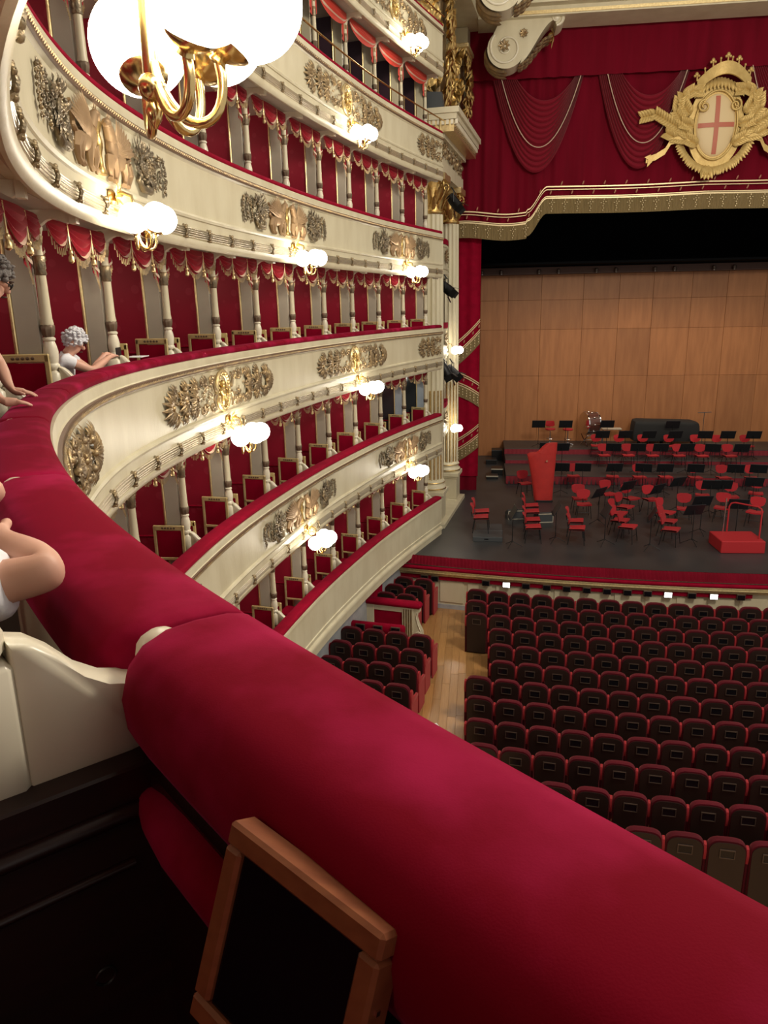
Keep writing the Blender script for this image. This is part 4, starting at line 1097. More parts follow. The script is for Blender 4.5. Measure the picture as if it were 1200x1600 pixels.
struct('wall_stage_right', MB().box(15.6, 15.7, 26.6, 34, STG, 15), 'stage_black', 0)
dn = None
for i, x in enumerate((.05, .82, 2.33, 3.11, 4.6, 5.36, 6.87, 7.62, 9.12, 9.88)):
    lb = 'small stage downlight at the top of the wooden wall, %s from the left' % ORD[i]
    if dn is None:
        dn = thing('stage_downlight', lb, 'spotlight', (x, 32.42, 9.12))
        MB().lathe([(.05, -.07), (.07, -.06), (.07, .07), (.04, .09)], 10).build('can', 'black_frame', dn, 40); MB().tube([(0, 0, .08), (0, .1, .12)], .012, 6).build('arm', 'chrome', dn, 40); MB().lathe([(.055, -.075), (.055, -.071)], 10).build('lens', 'chrome', dn, 40)
    else: dup(dn, (x, 32.42, 9.12), 0, lb)
# risers with red skirts
LV = [STG, 1.75, 1.90, 2.12]
def riser(label, y0, y1, z0, z1, x0):
    t = thing('orchestra_riser', label, 'riser', (0, 0, 0))
    MB().box(x0, 15, y0, y1, z0, z1, .006).build('deck', 'stage_floor', t, 30)
    xs_ = np.arange(x0, 15, .05); MB().grid([[(x, y0-.012-.012*math.sin(i*1.9)*(.4+j), z1-.02-(z1-z0-.03)*j/2) for i, x in enumerate(xs_)] for j in range(3)]).build('pleated_skirt', 'skirt_red', t, 60)
riser('low front orchestra riser with pleated red skirt', 27.54, 29.78, STG, LV[1], 1.04)
riser('middle orchestra riser with red skirt behind the harp', 29.78, 31.0, STG, LV[2], 1.09)
riser('highest orchestra riser against the wooden wall', 31.0, 32.98, STG, LV[3], 1.08)
for i, (x, y, z, lb) in enumerate(((.55, 28.6, 1.55, 'lower black step with pale edge left of the risers'), (.75, 29.3, 1.68, 'upper black step with pale edge left of the risers'), (.55, 31.4, 1.62, 'lower black step beside the highest riser'), (.80, 32.2, 1.88, 'upper black step beside the highest riser'))):
    t = thing('stage_step', lb, 'step', (x, y, STG))
    MB().box(-.22, .22, -.3, .3, 0, z-STG, .008).build('block', 'black_metal', t, 30)
    MB().box(-.23, .23, -.31, -.28, z-STG-.03, z-STG+.005).build('edge_strip', 'cream_side' if i < 2 else 'speaker_grey', t, 0)

# ------------------------------------------------------------------ orchestra chairs and stands
def make_chair(label):
    t = thing('orchestra_chair', label, 'chair')     # faces -y
    m = MB(); g = []
    for j in range(5):
        row = []
        for i in range(7):
            x = -.22+.44*i/6; y = -.21+.42*j/4; row.append((x*(1-.12*(j/4)), y, .455-.018*math.sin(PI*i/6)+.012*math.cos(PI*j/4)))
        g.append(row)
    g2 = [[(x, y, z-.045) for x, y, z in r] for r in g[::-1]]
    m.grid(g+g2+[g[0]]); m.build('seat', 'chair_red', t, 60)
    out = [(-.20, .80), (-.21, .70), (-.17, .60), (-.08, .545), (.08, .545), (.17, .60), (.21, .70), (.20, .80), (.1, .825), (-.1, .825)]
    MB().loft([[(x, .235+(z-.6)*.25-.05*(1-(x/.21)**2)*0+.06*(x/.21)**2*-1+.0, z) for x, z in out], [(x, .265+(z-.6)*.25-.06*(x/.21)**2, z) for x, z in out]]).build('backrest', 'chair_red', t, 30)
    m = MB()
    for sx in (-1, 1):
        m.tube([(sx*.18, -.17, .42), (sx*.22, -.22, 0)], .011, 6); m.tube([(sx*.16, .16, .42), (sx*.2, .23, 0)], .011, 6)
    m.tube([(-.2, -.19, .2), (.2, -.19, .2)], .008, 5); m.tube([(0, .17, .42), (0, .25, .45), (0, .27, .58)], .014, 6); m.box(-.18, .18, -.17, .17, .395, .42)
    m.build('leg_frame', 'black_metal', t, 40)
    return t
oc = [None]
def put_chair(x, y, z, deg, lb):
    rz = math.radians(deg)
    if oc[0] is None: oc[0] = make_chair(lb); oc[0].location = (x, y, z+.011); oc[0].rotation_euler.z = rz
    else: dup(oc[0], (x, y, z+.011), rz, lb)
C0 = [(.14, 21.45, 90, 'red orchestra chair on the low black box, farther of the two'), (.11, 20.82, 90, 'red orchestra chair on the low black box, nearer of the two'),
 (1.66, 22.74, 90, 'red chair farthest back in the four-chair file behind the leftmost stand'), (1.63, 22.06, 90, 'second red chair from the back in the leftmost four-chair file'), (1.59, 21.14, 90, 'third red chair from the back in the leftmost four-chair file'), (1.56, 20.42, 90, 'red chair nearest the stage edge in the leftmost four-chair file'),
 (2.80, 21.10, 82, 'farther chair of the pair just right of the four-chair file'), (2.75, 20.37, 80, 'nearer chair of the pair just right of the four-chair file'),
 (3.27, 23.05, 0, 'red chair facing the hall to the right of the covered harp'), (3.22, 23.75, 5, 'red chair just behind the one right of the harp'), (1.62, 25.8, 20, 'red chair half hidden left of the covered harp'),
 (4.45, 22.78, 50, 'red chair turned half right, farthest in the middle string group'), (4.13, 22.0, 60, 'red chair second in the middle string file'), (4.15, 20.62, 62, 'red chair nearest the edge in the middle string file'), (4.05, 21.25, 60, 'red chair third in the middle string file'),
 (5.52, 22.18, 50, 'red chair farthest in the file left of the podium'), (5.36, 21.25, 60, 'middle red chair in the file left of the podium'), (5.25, 20.42, 62, 'red chair nearest the edge, left of the podium'),
 (6.17, 22.70, -8, 'red chair facing the hall behind the podium, left one'), (7.30, 22.85, -20, 'red chair half hidden by the podium railing'), (7.15, 24.4, -10, 'red chair behind the wide black desk, left of two'), (7.98, 24.25, -10, 'red chair behind the wide black desk, right of two'),
 (8.1, 22.4, -30, 'red chair facing left at the right end, nearest row'), (8.9, 24.75, -20, 'red chair at the right end beside a tall desk'), (5.43, 23.75, 20, 'red chair behind the file left of the podium'), (4.82, 23.85, 30, 'red chair behind the middle string group, left of a tilted desk'), (4.21, 24.40, 20, 'red chair between harp and middle string group')]
C0b = [(3.41, 27.05), (4.79, 27.05), (5.70, 27.0), (6.60, 27.05), (7.60, 27.0), (8.56, 27.0), (9.50, 27.0)]
for x, y, a, lb in C0:
    put_chair(x, y, STG+(.145 if x < .2 else 0), a, lb)
for i, (x, y) in enumerate(C0b): put_chair(x, y, STG, random.uniform(-8, 8), 'red chair on the stage floor in front of the risers, %s from the harp' % ORD[i])
for i, (x, y) in enumerate([(4.82, 29.35), (5.73, 29.38), (6.62, 29.35), (7.60, 29.38), (8.43, 29.35), (9.45, 29.38)]): put_chair(x, y, LV[1], random.uniform(-8, 8), 'red chair on the low front riser, %s from the left' % ORD[i])
for i, (x, y) in enumerate([(4.72, 30.65), (5.62, 30.6), (6.52, 30.65), (7.56, 30.62), (8.58, 30.65), (9.40, 30.62), (10.47, 30.65)]): put_chair(x, y, LV[2], random.uniform(-8, 8), 'red chair on the middle riser, %s from the drum' % ORD[i])
put_chair(7.30, 32.70, LV[3], 0, 'red chair behind the black covered piano')
def make_stand(label, tilt=.5):
    t = thing('music_stand', label, 'music stand')       # desk front toward +y (player), seen from behind
    c, s = math.cos(tilt), math.sin(tilt)
    d = MB().box(-.27, .27, -.008, .008, -.18, .18, .004); d.box(-.27, .27, -.0, .05, -.19, -.18)
    d.map(lambda x, y, z: (x, y*c-z*s, .98+y*s+z*c)); d.build('desk', 'black_desk', t, 30)
    MB().tube([(0, -.0, .12), (0, -.0, .95)], .011, 6).build('pole', 'black_metal', t, 40)
    m = MB()
    for i in range(3):
        a = i*2*PI/3+.5; m.tube([(0, 0, .16), (.14*math.cos(a), .14*math.sin(a), .08), (.28*math.cos(a), .28*math.sin(a), .012)], .009, 5)
    m.build('tripod', 'black_metal', t, 40)
    return t
ms = [None]
def put_stand(x, y, z, deg, lb):
    rz = math.radians(deg)
    if ms[0] is None: ms[0] = make_stand(lb); ms[0].location = (x, y, z); ms[0].rotation_euler.z = rz
    else: dup(ms[0], (x, y, z), rz, lb)
D0 = [(.97, 19.95, 95, 'thin music stand nearest the stage edge, left of the four-chair file'), (2.18, 20.45, 90, 'thin music stand between the two left chair files'), (3.49, 20.3, 95, 'thin music stand left of the middle string file'), (5.85, 20.5, 15, 'thin music stand just left of the red podium'), (4.62, 19.95, 80, 'thin music stand low between the middle files'),
 (3.62, 22.35, 45, 'tilted black desk right of the harp chairs'), (4.62, 23.30, 35, 'tilted black desk behind the middle string group'), (5.41, 22.9, 40, 'tilted black desk behind the file left of the podium'), (7.14, 23.55, -5, 'wide black desk in front of two red chairs, centre right'), (7.5, 23.6, -5, 'second black desk beside the wide one, centre right'), (6.33, 21.5, 10, 'tilted black desk just behind the podium'), (8.55, 24.0, -10, 'tall black desk at the right end behind the podium'), (7.2, 21.2, -5, 'black conductor stand behind the podium railing'), (6.25, 23.9, 30, 'low dark desk behind the facing red chair'), (2.55, 28.2, 0, 'black desk partly hidden behind the top of the harp')]
for x, y, a, lb in D0: put_stand(x, y, LV[1] if y > 28 else STG, a, lb)
for i, x in enumerate((2.88, 3.60, 4.66, 5.62, 6.33, 7.33, 8.62, 9.35)): put_stand(x, 26.0, STG, random.uniform(-12, 12), 'black desk in the row before the risers, %s from the harp' % ORD[i])
for i, x in enumerate((3.10, 4.95, 5.83, 6.63, 7.55, 8.45, 9.45)): put_stand(x, 28.1, LV[1], random.uniform(-12, 12), 'black desk on the low front riser, %s from the left' % ORD[i])
for i, x in enumerate((4.85, 5.72, 6.62, 7.60, 8.72, 9.55, 10.5)): put_stand(x, 30.08, LV[2], random.uniform(-12, 12), 'black desk on the middle riser, %s from the left' % ORD[i])
for x, y, lb in ((2.46, 31.3, 'left black desk before the percussion stools'), (3.55, 31.3, 'right black desk before the percussion stools'), (5.22, 31.35, 'black desk beside the bass drum'), (7.75, 31.2, 'black desk standing before the covered piano')): put_stand(x, y, LV[3], 0, lb)
# percussion stools
st0 = None
for x, y, lb in ((3.0, 32.0, 'left red percussion stool with chrome base'), (3.72, 31.9, 'right red percussion stool with chrome base')):
    if st0 is None:
        st0 = thing('percussion_stool', lb, 'stool', (x, y, LV[3]))
        MB().lathe([(.02, .62), (.20, .63), (.22, .66), (.20, .69), (.02, .70)], 16).build('seat', 'chair_red', st0, 50)
        MB().loft([[(q*.2, .2-.05*(q*q), z) for q, z in ((-1, .80), (-.8, .98), (.8, .98), (1, .80), (.6, .74), (-.6, .74))], [(q*.2, .23-.05*(q*q), z) for q, z in ((-1, .80), (-.8, .98), (.8, .98), (1, .80), (.6, .74), (-.6, .74))]]).build('backrest', 'chair_red', st0, 30)
        m = MB().tube([(0, 0, .1), (0, 0, .63)], .022, 8); m.tube([(0, .18, .64), (0, .23, .78)], .012, 6)
        m.tube([(.16*math.cos(a), .16*math.sin(a), .26) for a in np.linspace(0, 2*PI, 17)], .010, 5, caps=False)
        for i in range(5): a = i*2*PI/5; m.tube([(0, 0, .1), (.24*math.cos(a), .24*math.sin(a), .02)], .014, 6)
        m.build('base', 'chrome', st0, 40)
    else: dup(st0, (x, y, LV[3]), 0, lb)
# harp under its red cover
t = thing('covered_harp', 'tall concert harp under a bright red cloth cover', 'harp', (2.22, 25.1, STG))
hp = []
sil = [(0, (-.30, .30)), (.12, (-.33, .30)), (.5, (-.38, .31)), (.9, (-.45, .33)), (1.25, (-.52, .35)), (1.5, (-.57, .36)), (1.6, (-.60, .36)), (1.66, (-.50, .37)), (1.63, (-.36, .37)), (1.72, (-.22, .38)), (1.86, (-.10, .38)), (1.96, (.02, .39)), (1.99, (.14, .39))]
for z, (a, b) in sil:
    w = .34*(1-.45*z/2); n = 24; ring = []
    for i in range(n):
        q = 2*PI*i/n; cx, rx = (a+b)/2, (b-a)/2
        fx = math.copysign(abs(math.cos(q))**.6, math.cos(q)); fy = math.sin(q)*(1+.08*math.sin(5*q+z*3))
        ring.append((cx+rx*fx, w*.5*fy, z if not (1.55 < z < 1.7) else z))
    hp.append(ring)
MB().loft(hp).build('cover', 'harp_red', t, 70)
MB().lathe([(.035, 0), (.035, .01)], 10).map(lambda x, y, z: (x+.05, -.19-z, y+1.40)).build('cover_badge', 'cord', t, 40)
MB().box(-.26, .30, -.2, .2, 0, .05, .02).build('base', 'black_metal', t, 30)
# bass drum on its stand
t = thing('bass_drum', 'large bass drum on a chrome stand against the wooden wall', 'drum', (4.6, 31.9, LV[3]+.002), math.radians(20))
rot = lambda x, y, z: (z, x, y+.92)
sh = MB().lathe([(.44, -.24), (.45, -.24), (.45, .24), (.44, .24)], 32).map(rot).build('shell', 'drum_wood', t, 40)
for z in (-.25, .25): MB().lathe([(.455, z-.025), (.47, z-.025), (.47, z+.025), (.455, z+.025)], 32).map(rot).build('hoop', 'chrome', t, 40); MB().lathe([(.02, z*.98-.003), (.45, z*.98-.003), (.45, z*.98+.003), (.02, z*.98+.003)], 32).map(rot).build('drum_head', 'drum_head', t, 40)
m = MB()
for i in range(10):
    a = 2*PI*i/10; m.tube([(.49*math.cos(a), .49*math.sin(a), -.25), (.49*math.cos(a), .49*math.sin(a), .25)], .010, 5); m.ball((.48*math.cos(a), .48*math.sin(a), 0), (.03, .03, .05), 6, 5)
m.map(rot).build('tension_rods', 'chrome', t, 40)
m = MB()
for sx in (-1, 1):
    m.tube([(sx*.22, -.3, .45), (sx*.22, .3, 0)], .02, 6); m.tube([(sx*.22, .3, .45), (sx*.22, -.3, 0)], .02, 6)
m.tube([(-.22, 0, .23), (.22, 0, .23)], .015, 6); m.tube([(-.22, -.3, .45), (.22, -.3, .45)], .015, 6); m.tube([(-.22, .3, .45), (.22, .3, .45)], .015, 6); m.build('stand', 'chrome', t, 40)
# chrome trolley table beside the drum
t = thing('percussion_table', 'small pale percussion table beside the bass drum', 'table', (5.55, 32.3, LV[3]))
MB().box(-.4, .4, -.2, .2, .62, .66, .01).build('top', 'cream_side', t, 30)
for sx in (-1, 1):
    for sy in (-1, 1): MB().tube([(sx*.35, sy*.16, 0), (sx*.35, sy*.16, .62)], .014, 6).build('leg', 'chrome', t, 40)
# covered piano
t = thing('covered_piano', 'grand piano under a black cloth cover by the wooden wall', 'piano', (7.62, 31.98, LV[3]))
def pr_(z, e, zz):
    o = [(-1.28, -.45), (-.9, -.55), (-.2, -.5), (.1, -.42), (.3, -.5), (.9, -.55), (1.25, -.48), (1.3, 0), (1.25, .5), (-1.25, .5), (-1.32, .1)]
    return [(x*e, y*e, zz+.03*math.sin(x*4)*(z > .5)) for x, y in o]
MB().loft([pr_(0, 1.0, .25), pr_(.3, 1.03, .5), pr_(.6, 1.0, .9), pr_(.9, .97, 1.0), pr_(1, .86, 1.04)]).build('cover', 'black_cloth', t, 50)
for x, y in ((-1.05, -.3), (1.05, -.3), (0, .35)): MB().lathe([(.05, 0), (.07, .05), (.06, .25), (.06, .4)], 10, (x, y, 0)).build('leg', 'black_metal', t, 40)
t = thing('tall_bar_stand', 'thin tall stand with a horizontal bar right of the piano', 'stand', (9.15, 32.0, LV[3]))
MB().tube([(0, 0, .05), (0, 0, 1.35)], .012, 6).build('pole', 'speaker_grey', t, 40); MB().tube([(-.25, 0, 1.35), (.27, 0, 1.37)], .014, 6).build('bar', 'speaker_grey', t, 40); MB().lathe([(.2, 0), (.2, .02), (.03, .05)], 12).build('base', 'black_metal', t, 40)
# podium
t = thing('conductor_podium', 'red carpeted conductor podium with red tubular railing', 'podium', (6.93, 20.25, STG), math.radians(3))
MB().box(-.56, .56, -.48, .48, 0, .33, .015).build('platform', 'podium_red', t, 30)
m = MB(); m.tube([(-.12, .42, .33), (-.12, .42, 1.05), (-.08, .40, 1.14), (0, .36, 1.17), (.42, -.1, 1.17), (.47, -.2, 1.14), (.48, -.23, 1.05), (.48, -.23, .33)], .022, 8); m.build('railing', 'podium_red', t, 60)
m = MB().tube([(-.22, .43, .33), (-.21, .43, 1.27)], .018, 8); m.build('upright_post', 'chrome', t, 60)
# box under the two chairs, cases on the floor
t = thing('stage_box_platform', 'low dark grey platform under two red chairs at the stage corner', 'platform', (.27, 20.85, STG))
MB().box(-.38, .45, -.52, .12, 0, .14, .01).build('front_section', 'speaker_grey', t, 30); MB().box(-.30, .47, .13, .85, 0, .14, .01).build('rear_section', 'speaker_grey', t, 30); MB().box(-.06, .06, -.523, -.515, .06, .09).build('hand_slot', 'stage_black', t, 0)
for i, (x, y, lb) in enumerate(((1.16, 22.9, 'small black case with pale edge left of the four-chair file'), (2.02, 22.6, 'small black case with pale edge in front of the harp'))):
    t = thing('floor_monitor', lb, 'case', (x, y, STG), .2)
    MB().prism([(-.2, 0), (.2, 0), (.2, .15), (-.1, .3), (-.2, .28)], -.25, .25, 'x').build('case', 'speaker_grey', t, 30)
    m = MB(); m.box(-.25, .25, -.215, -.205, .0, .025); m.box(-.25, .25, -.215, -.205, .255, .28); m.box(-.25, -.23, -.215, -.205, 0, .28); m.box(.23, .25, -.215, -.205, 0, .28); m.build('edge_trim', 'cream_side', t, 0)
# ------------------------------------------------------------------ stalls
def make_seat(label, left=False, aisle=False):
    t = thing('stall_seat', label, 'seat')     # faces +y, back at y = 0
    out = [(-.235, .05), (.235, .05), (.242, .80)]+[(.242*math.cos(a)**.55 if a < PI/2 else -.242*abs(math.cos(a))**.55, .86+.14*math.sin(a)) for a in np.linspace(.15, PI-.15, 11)]+[(-.242, .80)]
    inn = [(x*.93, .05+(z-.05)*.972 if z > .1 else z) for x, z in out]
    MB().loft([[(x, -.02, z) for x, z in inn], [(x, .03, z) for x, z in inn]]).build('back_shell', 'seat_wood', t, 30)
    MB().loft([[(x*.97, -.008, z) for x, z in out], [(x, .02, z) for x, z in out], [(x, .09, z) for x, z in out], [(x*.9, .13, .05+(z-.05)*.96) for x, z in out]]).build('back_cushion', 'seat_velvet', t, 50)
    MB().box(-.22, .22, .12, .52, .36, .47, .03).build('seat_pad', 'seat_velvet', t, 40)
    pr = [(.02, .66), (.0, .80), (.03, .88), (.09, .90), (.13, .85), (.15, .70), (.44, .66), (.50, .62), (.48, .58), (.1, .60)]
    p2 = [(.03, .0), (.02, .66), (.1, .60), (.48, .58), (.46, 0)]
    for x in ((-.262, .262) if left else (.262,)):
        MB().loft([[(x-.020, y*.96+.01, z*.985) for y, z in pr], [(x-.017, y, z) for y, z in pr], [(x+.017, y, z) for y, z in pr], [(x+.020, y*.96+.01, z*.985) for y, z in pr]]).build('armrest', 'seat_arm', t, 40)
        MB().prism(p2, x-.014, x+.014).build('side_panel', 'seat_arm' if aisle else 'seat_velvet', t, 30)  # shade between seats painted in: inner sides darker velvet, aisle sides the lit red
    m = MB(); a, b, c, d = -.085, .085, .755, .865
    m.box(a-.012, b+.012, -.034, -.02, c-.012, c); m.box(a-.012, b+.012, -.034, -.02, d, d+.012); m.box(a-.012, a, -.034, -.02, c, d); m.box(b, b+.012, -.034, -.02, c, d)
    f = m.build('screen_frame', 'black_frame', t, 0)
    MB().box(a, b, -.026, -.018, c, d).build('screen', 'black_screen', f, 0)
    return t
seat_p = {}
def put_seat(x, y, rz, lb, left, aisle=False):
    kk = (left, aisle)
    if kk not in seat_p: t = make_seat(lb, left, aisle); t.location = (x, y, 0); t.rotation_euler.z = rz; seat_p[kk] = t
    else: dup(seat_p[kk], (x, y, 0), rz, lb)
ROWS = [(17.69, .03), (16.96, .02), (16.18, .03), (15.43, .55), (14.64, .545), (13.87, .56), (13.09, .08), (12.33, .10), (11.56, .11), (10.80, .15), (10.02, .17), (9.26, .20)]
for i, (y0, x0) in enumerate(ROWS):
    k = .0138-.0002*i; n = 0; x = x0
    while x < .31*y0+1.5+.45:
        if i == 10 and n < 1 or i == 11 and n < 2: n += 1; x += .525; continue
        y = y0+k*((x-AX)**2-AX**2)
        lb = 'dark red stall seat, %s row from the stage, %s from the aisle, right block' % (ORD[i], ORD[n])
        put_seat(x, y, math.atan(2*k*(x-AX)), lb, n == 0); x += .525; n += 1
LB = [((-1.36, 18.36), 2), ((-1.55, 17.80), 2), ((-1.71, 17.22), 2), ((-1.18, 14.88), 4), ((-1.29, 14.16), 4), ((-1.36, 13.41), 4), ((-1.44, 12.64), 4), ((-1.5, 11.9), 3)]
for i, ((xr, yr), n) in enumerate(LB):
    for j in range(n):
        w = 'ahead of the scroll partition' if i < 3 else 'behind the scroll partition'
        lb = 'dark red stall seat %s, %s row, %s from the aisle' % (w, ORD[i if i < 3 else i-3], ORD[j])
        put_seat(xr-.52*j, yr+.095*j, -.18, lb, j == n-1, j == 0)
# scroll-ended partition with velvet top, screens rail before it
t = thing('scroll_partition', 'short cream partition with scroll end and red velvet top beside the aisle', 'partition', (-1.95, 16.72, 0), -.2)
MB().box(-.75, .55, -.10, .10, .0, .10, .012).build('plinth', 'cream_white', t, 30)
fr = MB(); fr.box(-.75, .5, -.05, .05, .10, .30, .008); fr.box(-.75, .5, -.05, .05, .78, .92, .008); fr.box(-.75, -.5, -.06, .06, .10, .92, .008); fr.box(.22, .5, -.07, .07, .10, .92, .008); fr.build('frame', 'cream', t, 30)
MB().box(-.5, .22, -.03, .03, .30, .78).build('recessed_panel', 'velvet_far', t, 0)
out = [(.5, .92), (.66, .92), (.66, .84), (.60, .78), (.585, .70), (.60, .58), (.66, .46), (.72, .34), (.73, .24), (.69, .16), (.60, .12), (.5, .10)]
s_ = MB().prism(out, -.06, .06, 'y').build('scroll_end', 'cream', t, 30)
m = MB()
for yy in (-.065, .065):
    m.tube([(.62+.085*(1-.8*i/20)*math.cos(i/20*3.4*PI), yy, .25+.085*(1-.8*i/20)*math.sin(i/20*3.4*PI)) for i in range(21)], .014, 6)
    m.tube([(.70, yy, .30), (.62, yy, .50), (.57, yy, .68), (.60, yy, .82)], .012, 6)
m.build('scroll_carving', 'cream_white', s_, 60)
m = MB()
for q in range(4): m.box(.25+.06*q, .285+.06*q, -.078, -.068, .14, .88)
m.build('pilaster_flutes', 'antique', t, 0)
MB().box(-.82, .70, -.13, .13, .92, 1.06, .05).build('velvet_top', 'velvet_far', t, 50)
t = thing('screen_rail', 'low red padded rail carrying three small screens before the scroll partition', 'rail', (-2.2, 15.75, 0), -.16)
MB().box(-.68, .62, -.05, .10, .62, .86, .04).build('padded_rail', 'velvet_far', t, 50); MB().box(-.66, .6, -.02, .08, 0, .62, .01).build('support', 'mahogany', t, 30)
for x in (-.42, .0, .42):
    f = MB().box(x-.11, x+.11, -.085, -.05, .68, .84, .006).build('screen_frame', 'black_frame', t, 30); MB().box(x-.09, x+.09, -.09, -.083, .70, .82).build('screen', 'black_screen', f, 0)
# dark red door curtain in the marbled wall
loc, rz = frame_at(22.55, 0)
t = thing('door_curtain', 'dark red curtain hanging in the side doorway of the stalls', 'curtain', loc, rz)
MB().grid([[(x, .295-.025*math.sin(x*38), z) for x in np.arange(-.42, .421, .03)] for z in np.linspace(.02, 1.36, 4)]).build('cloth', 'velvet_far', t, 60)
# programme sheet left on the aisle floor
o = MB().box(-.09, .09, -.06, .06, 0, .004).build('paper_slip', 'paper', None, 0, (-.77, 12.95, .004), .5); tag(o, 'small white slip of paper lying on the aisle floor', 'paper')

# ------------------------------------------------------------------ foreground of our own box
r0 = RAIL[0]
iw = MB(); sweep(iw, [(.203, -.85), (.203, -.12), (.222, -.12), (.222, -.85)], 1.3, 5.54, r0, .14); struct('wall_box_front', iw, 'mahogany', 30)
lr = MB()
P = [pos(s, .222, r0-.17) for s in np.arange(1.6, 5.54, .07)]
n = len(P); R_ = [.045]*n; R_[-1] = .02; R_[-2] = .038
lr.tube(P, R_, 14); o = lr.build('padded_roll', 'velvet', None, 60); tag(o, 'red padded roll running beneath the foreground cushion', 'cushion')
# wooden framed subtitle screen leaning on the cushion
tl, tr = Vector((-.2563, .6598, CAMZ-.525)), Vector((-.0737, .5228, CAMZ-.525))
ux = (tr-tl); Wd = ux.length; ux.normalize(); dn = Vector((-.06, -.045, -.20)).normalized(); dn = (dn-ux*dn.dot(ux)).normalized(); nn = ux.cross(dn)
t = thing('subtitle_screen', 'small wooden framed black subtitle screen leaning against the velvet cushion', 'screen', tl)
def sx(a, b, c): return ux*a+dn*b+nn*c
def sbox(mb, a0, a1, b0, b1, c0, c1, ch=.004):
    q = MB().box(a0, a1, b0, b1, c0, c1, ch); q.map(lambda a, b, c: sx(a, b, c)); mb.add(q.v, q.f); return mb
H = .215; bw = .026; dp = .034
sg = 1 if nn.dot(Vector((.66, .75, 0))) > 0 else -1
c0, c1 = (0, dp) if sg > 0 else (-dp, 0)
for a0, a1, b0, b1 in ((0, Wd, 0, bw), (0, Wd, H-bw, H), (0, bw, bw, H-bw), (Wd-bw, Wd, bw, H-bw)):
    sbox(MB(), a0, a1, b0, b1, c0, c1).build('frame_bar', 'walnut', t, 30)
sbox(MB(), bw, Wd-bw, bw, H-bw, min(c0, c1)*.4+max(c0, c1)*.2, min(c0, c1)*.4+max(c0, c1)*.2+.006, .001).build('glass', 'black_glass', t, 0)
sbox(MB(), Wd-.001, Wd+.002, .07, .075, c0+.012, c0+.017, .0).build('screw', 'chrome', t, 0)
sbox(MB(), Wd*.3, Wd*.7, H*.3, H*.8, (c1 if sg > 0 else c0-.03), (c1+.03 if sg > 0 else c0), .004).build('mount', 'black_metal', t, 30)
# small ring hook on the dark wainscot
c = Vector(pos(5.53, .33, r0-.42)); tx = Vector((cpt(5.53)[2], cpt(5.53)[3], 0)); ny = Vector((-tx.y, tx.x, 0))
m = MB(); m.tube([c+ny*(.015*math.cos(a))+Vector((0, 0, .015*math.sin(a)))-tx*.05 for a in np.linspace(.4, 2*PI-.2, 20)], .0025, 6)
o = m.build('ring_hook', 'black_metal', None, 60); tag(o, 'tiny dull metal ring hook on the dark wainscot', 'hook')

# ------------------------------------------------------------------ people
def skin_mesh(verts, edges, radii, lev=2):
    me = bpy.data.meshes.new('body'); me.from_pydata([tuple(v) for v in verts], edges, []); o = bpy.data.objects.new('tmp_body', me); COL.objects.link(o)
    bpy.context.view_layer.objects.active = o
    md = o.modifiers.new('s', 'SKIN'); 
    sv = me.skin_vertices[0].data if me.skin_vertices else None
    for i, r in enumerate(radii):
        sv[i].radius = (r, r) if not hasattr(r, '__len__') else r; sv[i].use_root = (i == 0)
    md.use_smooth_shade = True; md.branch_smoothing = .3
    ss = o.modifiers.new('u', 'SUBSURF'); ss.levels = lev; ss.render_levels = lev
    dg = bpy.context.evaluated_depsgraph_get(); ev = o.evaluated_get(dg); out = bpy.data.meshes.new_from_object(ev)
    bpy.data.objects.remove(o); out.polygons.foreach_set('use_smooth', [True]*len(out.polygons)); return out
def skin_obj(name, chains, mt, parent, lev=2):
    """chains: list of lists of (key, co, r); repeated keys join"""
    V, R, Ed, ix = [], [], [], {}
    for ch_ in chains:
        last = None
        for key, co, r in ch_:
            if key not in ix: ix[key] = len(V); V.append(co); R.append(r)
            if last is not None and last != ix[key]: Ed.append((last, ix[key]))
            last = ix[key]
    me = skin_mesh(V, Ed, R, lev); me.materials.append(MT[mt]); o = bpy.data.objects.new(name, me); COL.objects.link(o); o.parent = parent; return o
def hand_chains(tag_, wrist, d, up, side, sc=1., curl=.5):
    """palm and five fingers from the wrist along d; up = back of hand, side = toward the thumb"""
    d, up, side = Vector(d).normalized(), Vector(up).normalized(), Vector(side).normalized(); w = Vector(wrist); ch_ = []
    palm = w+d*.045*sc; kn = w+d*.085*sc
    ch_.append([(tag_+'w', w, .026*sc), (tag_+'p', palm, (.022*sc, .034*sc))])
    for i, (off, ln) in enumerate(((.030, .062), (.010, .072), (-.010, .068), (-.028, .054))):
        b = kn+side*off*sc; q = b+d*ln*.5*sc-up*ln*.18*curl*sc; e = q+d*ln*.38*sc-up*ln*.42*curl*sc
        ch_.append([(tag_+'p', palm, .028*sc), (tag_+'k%d' % i, b, .0105*sc), (tag_+'m%d' % i, q, .0088*sc), (tag_+'t%d' % i, e, .0068*sc)])
    tb = w+d*.03*sc+side*.036*sc; tm = tb+d*.03*sc+side*.022*sc; te = tm+d*.028*sc+side*.004*sc-up*.008*sc
    ch_.append([(tag_+'w', w, .026*sc), (tag_+'tb', tb, .012*sc), (tag_+'tm', tm, .0105*sc), (tag_+'te', te, .008*sc)])
    return ch_
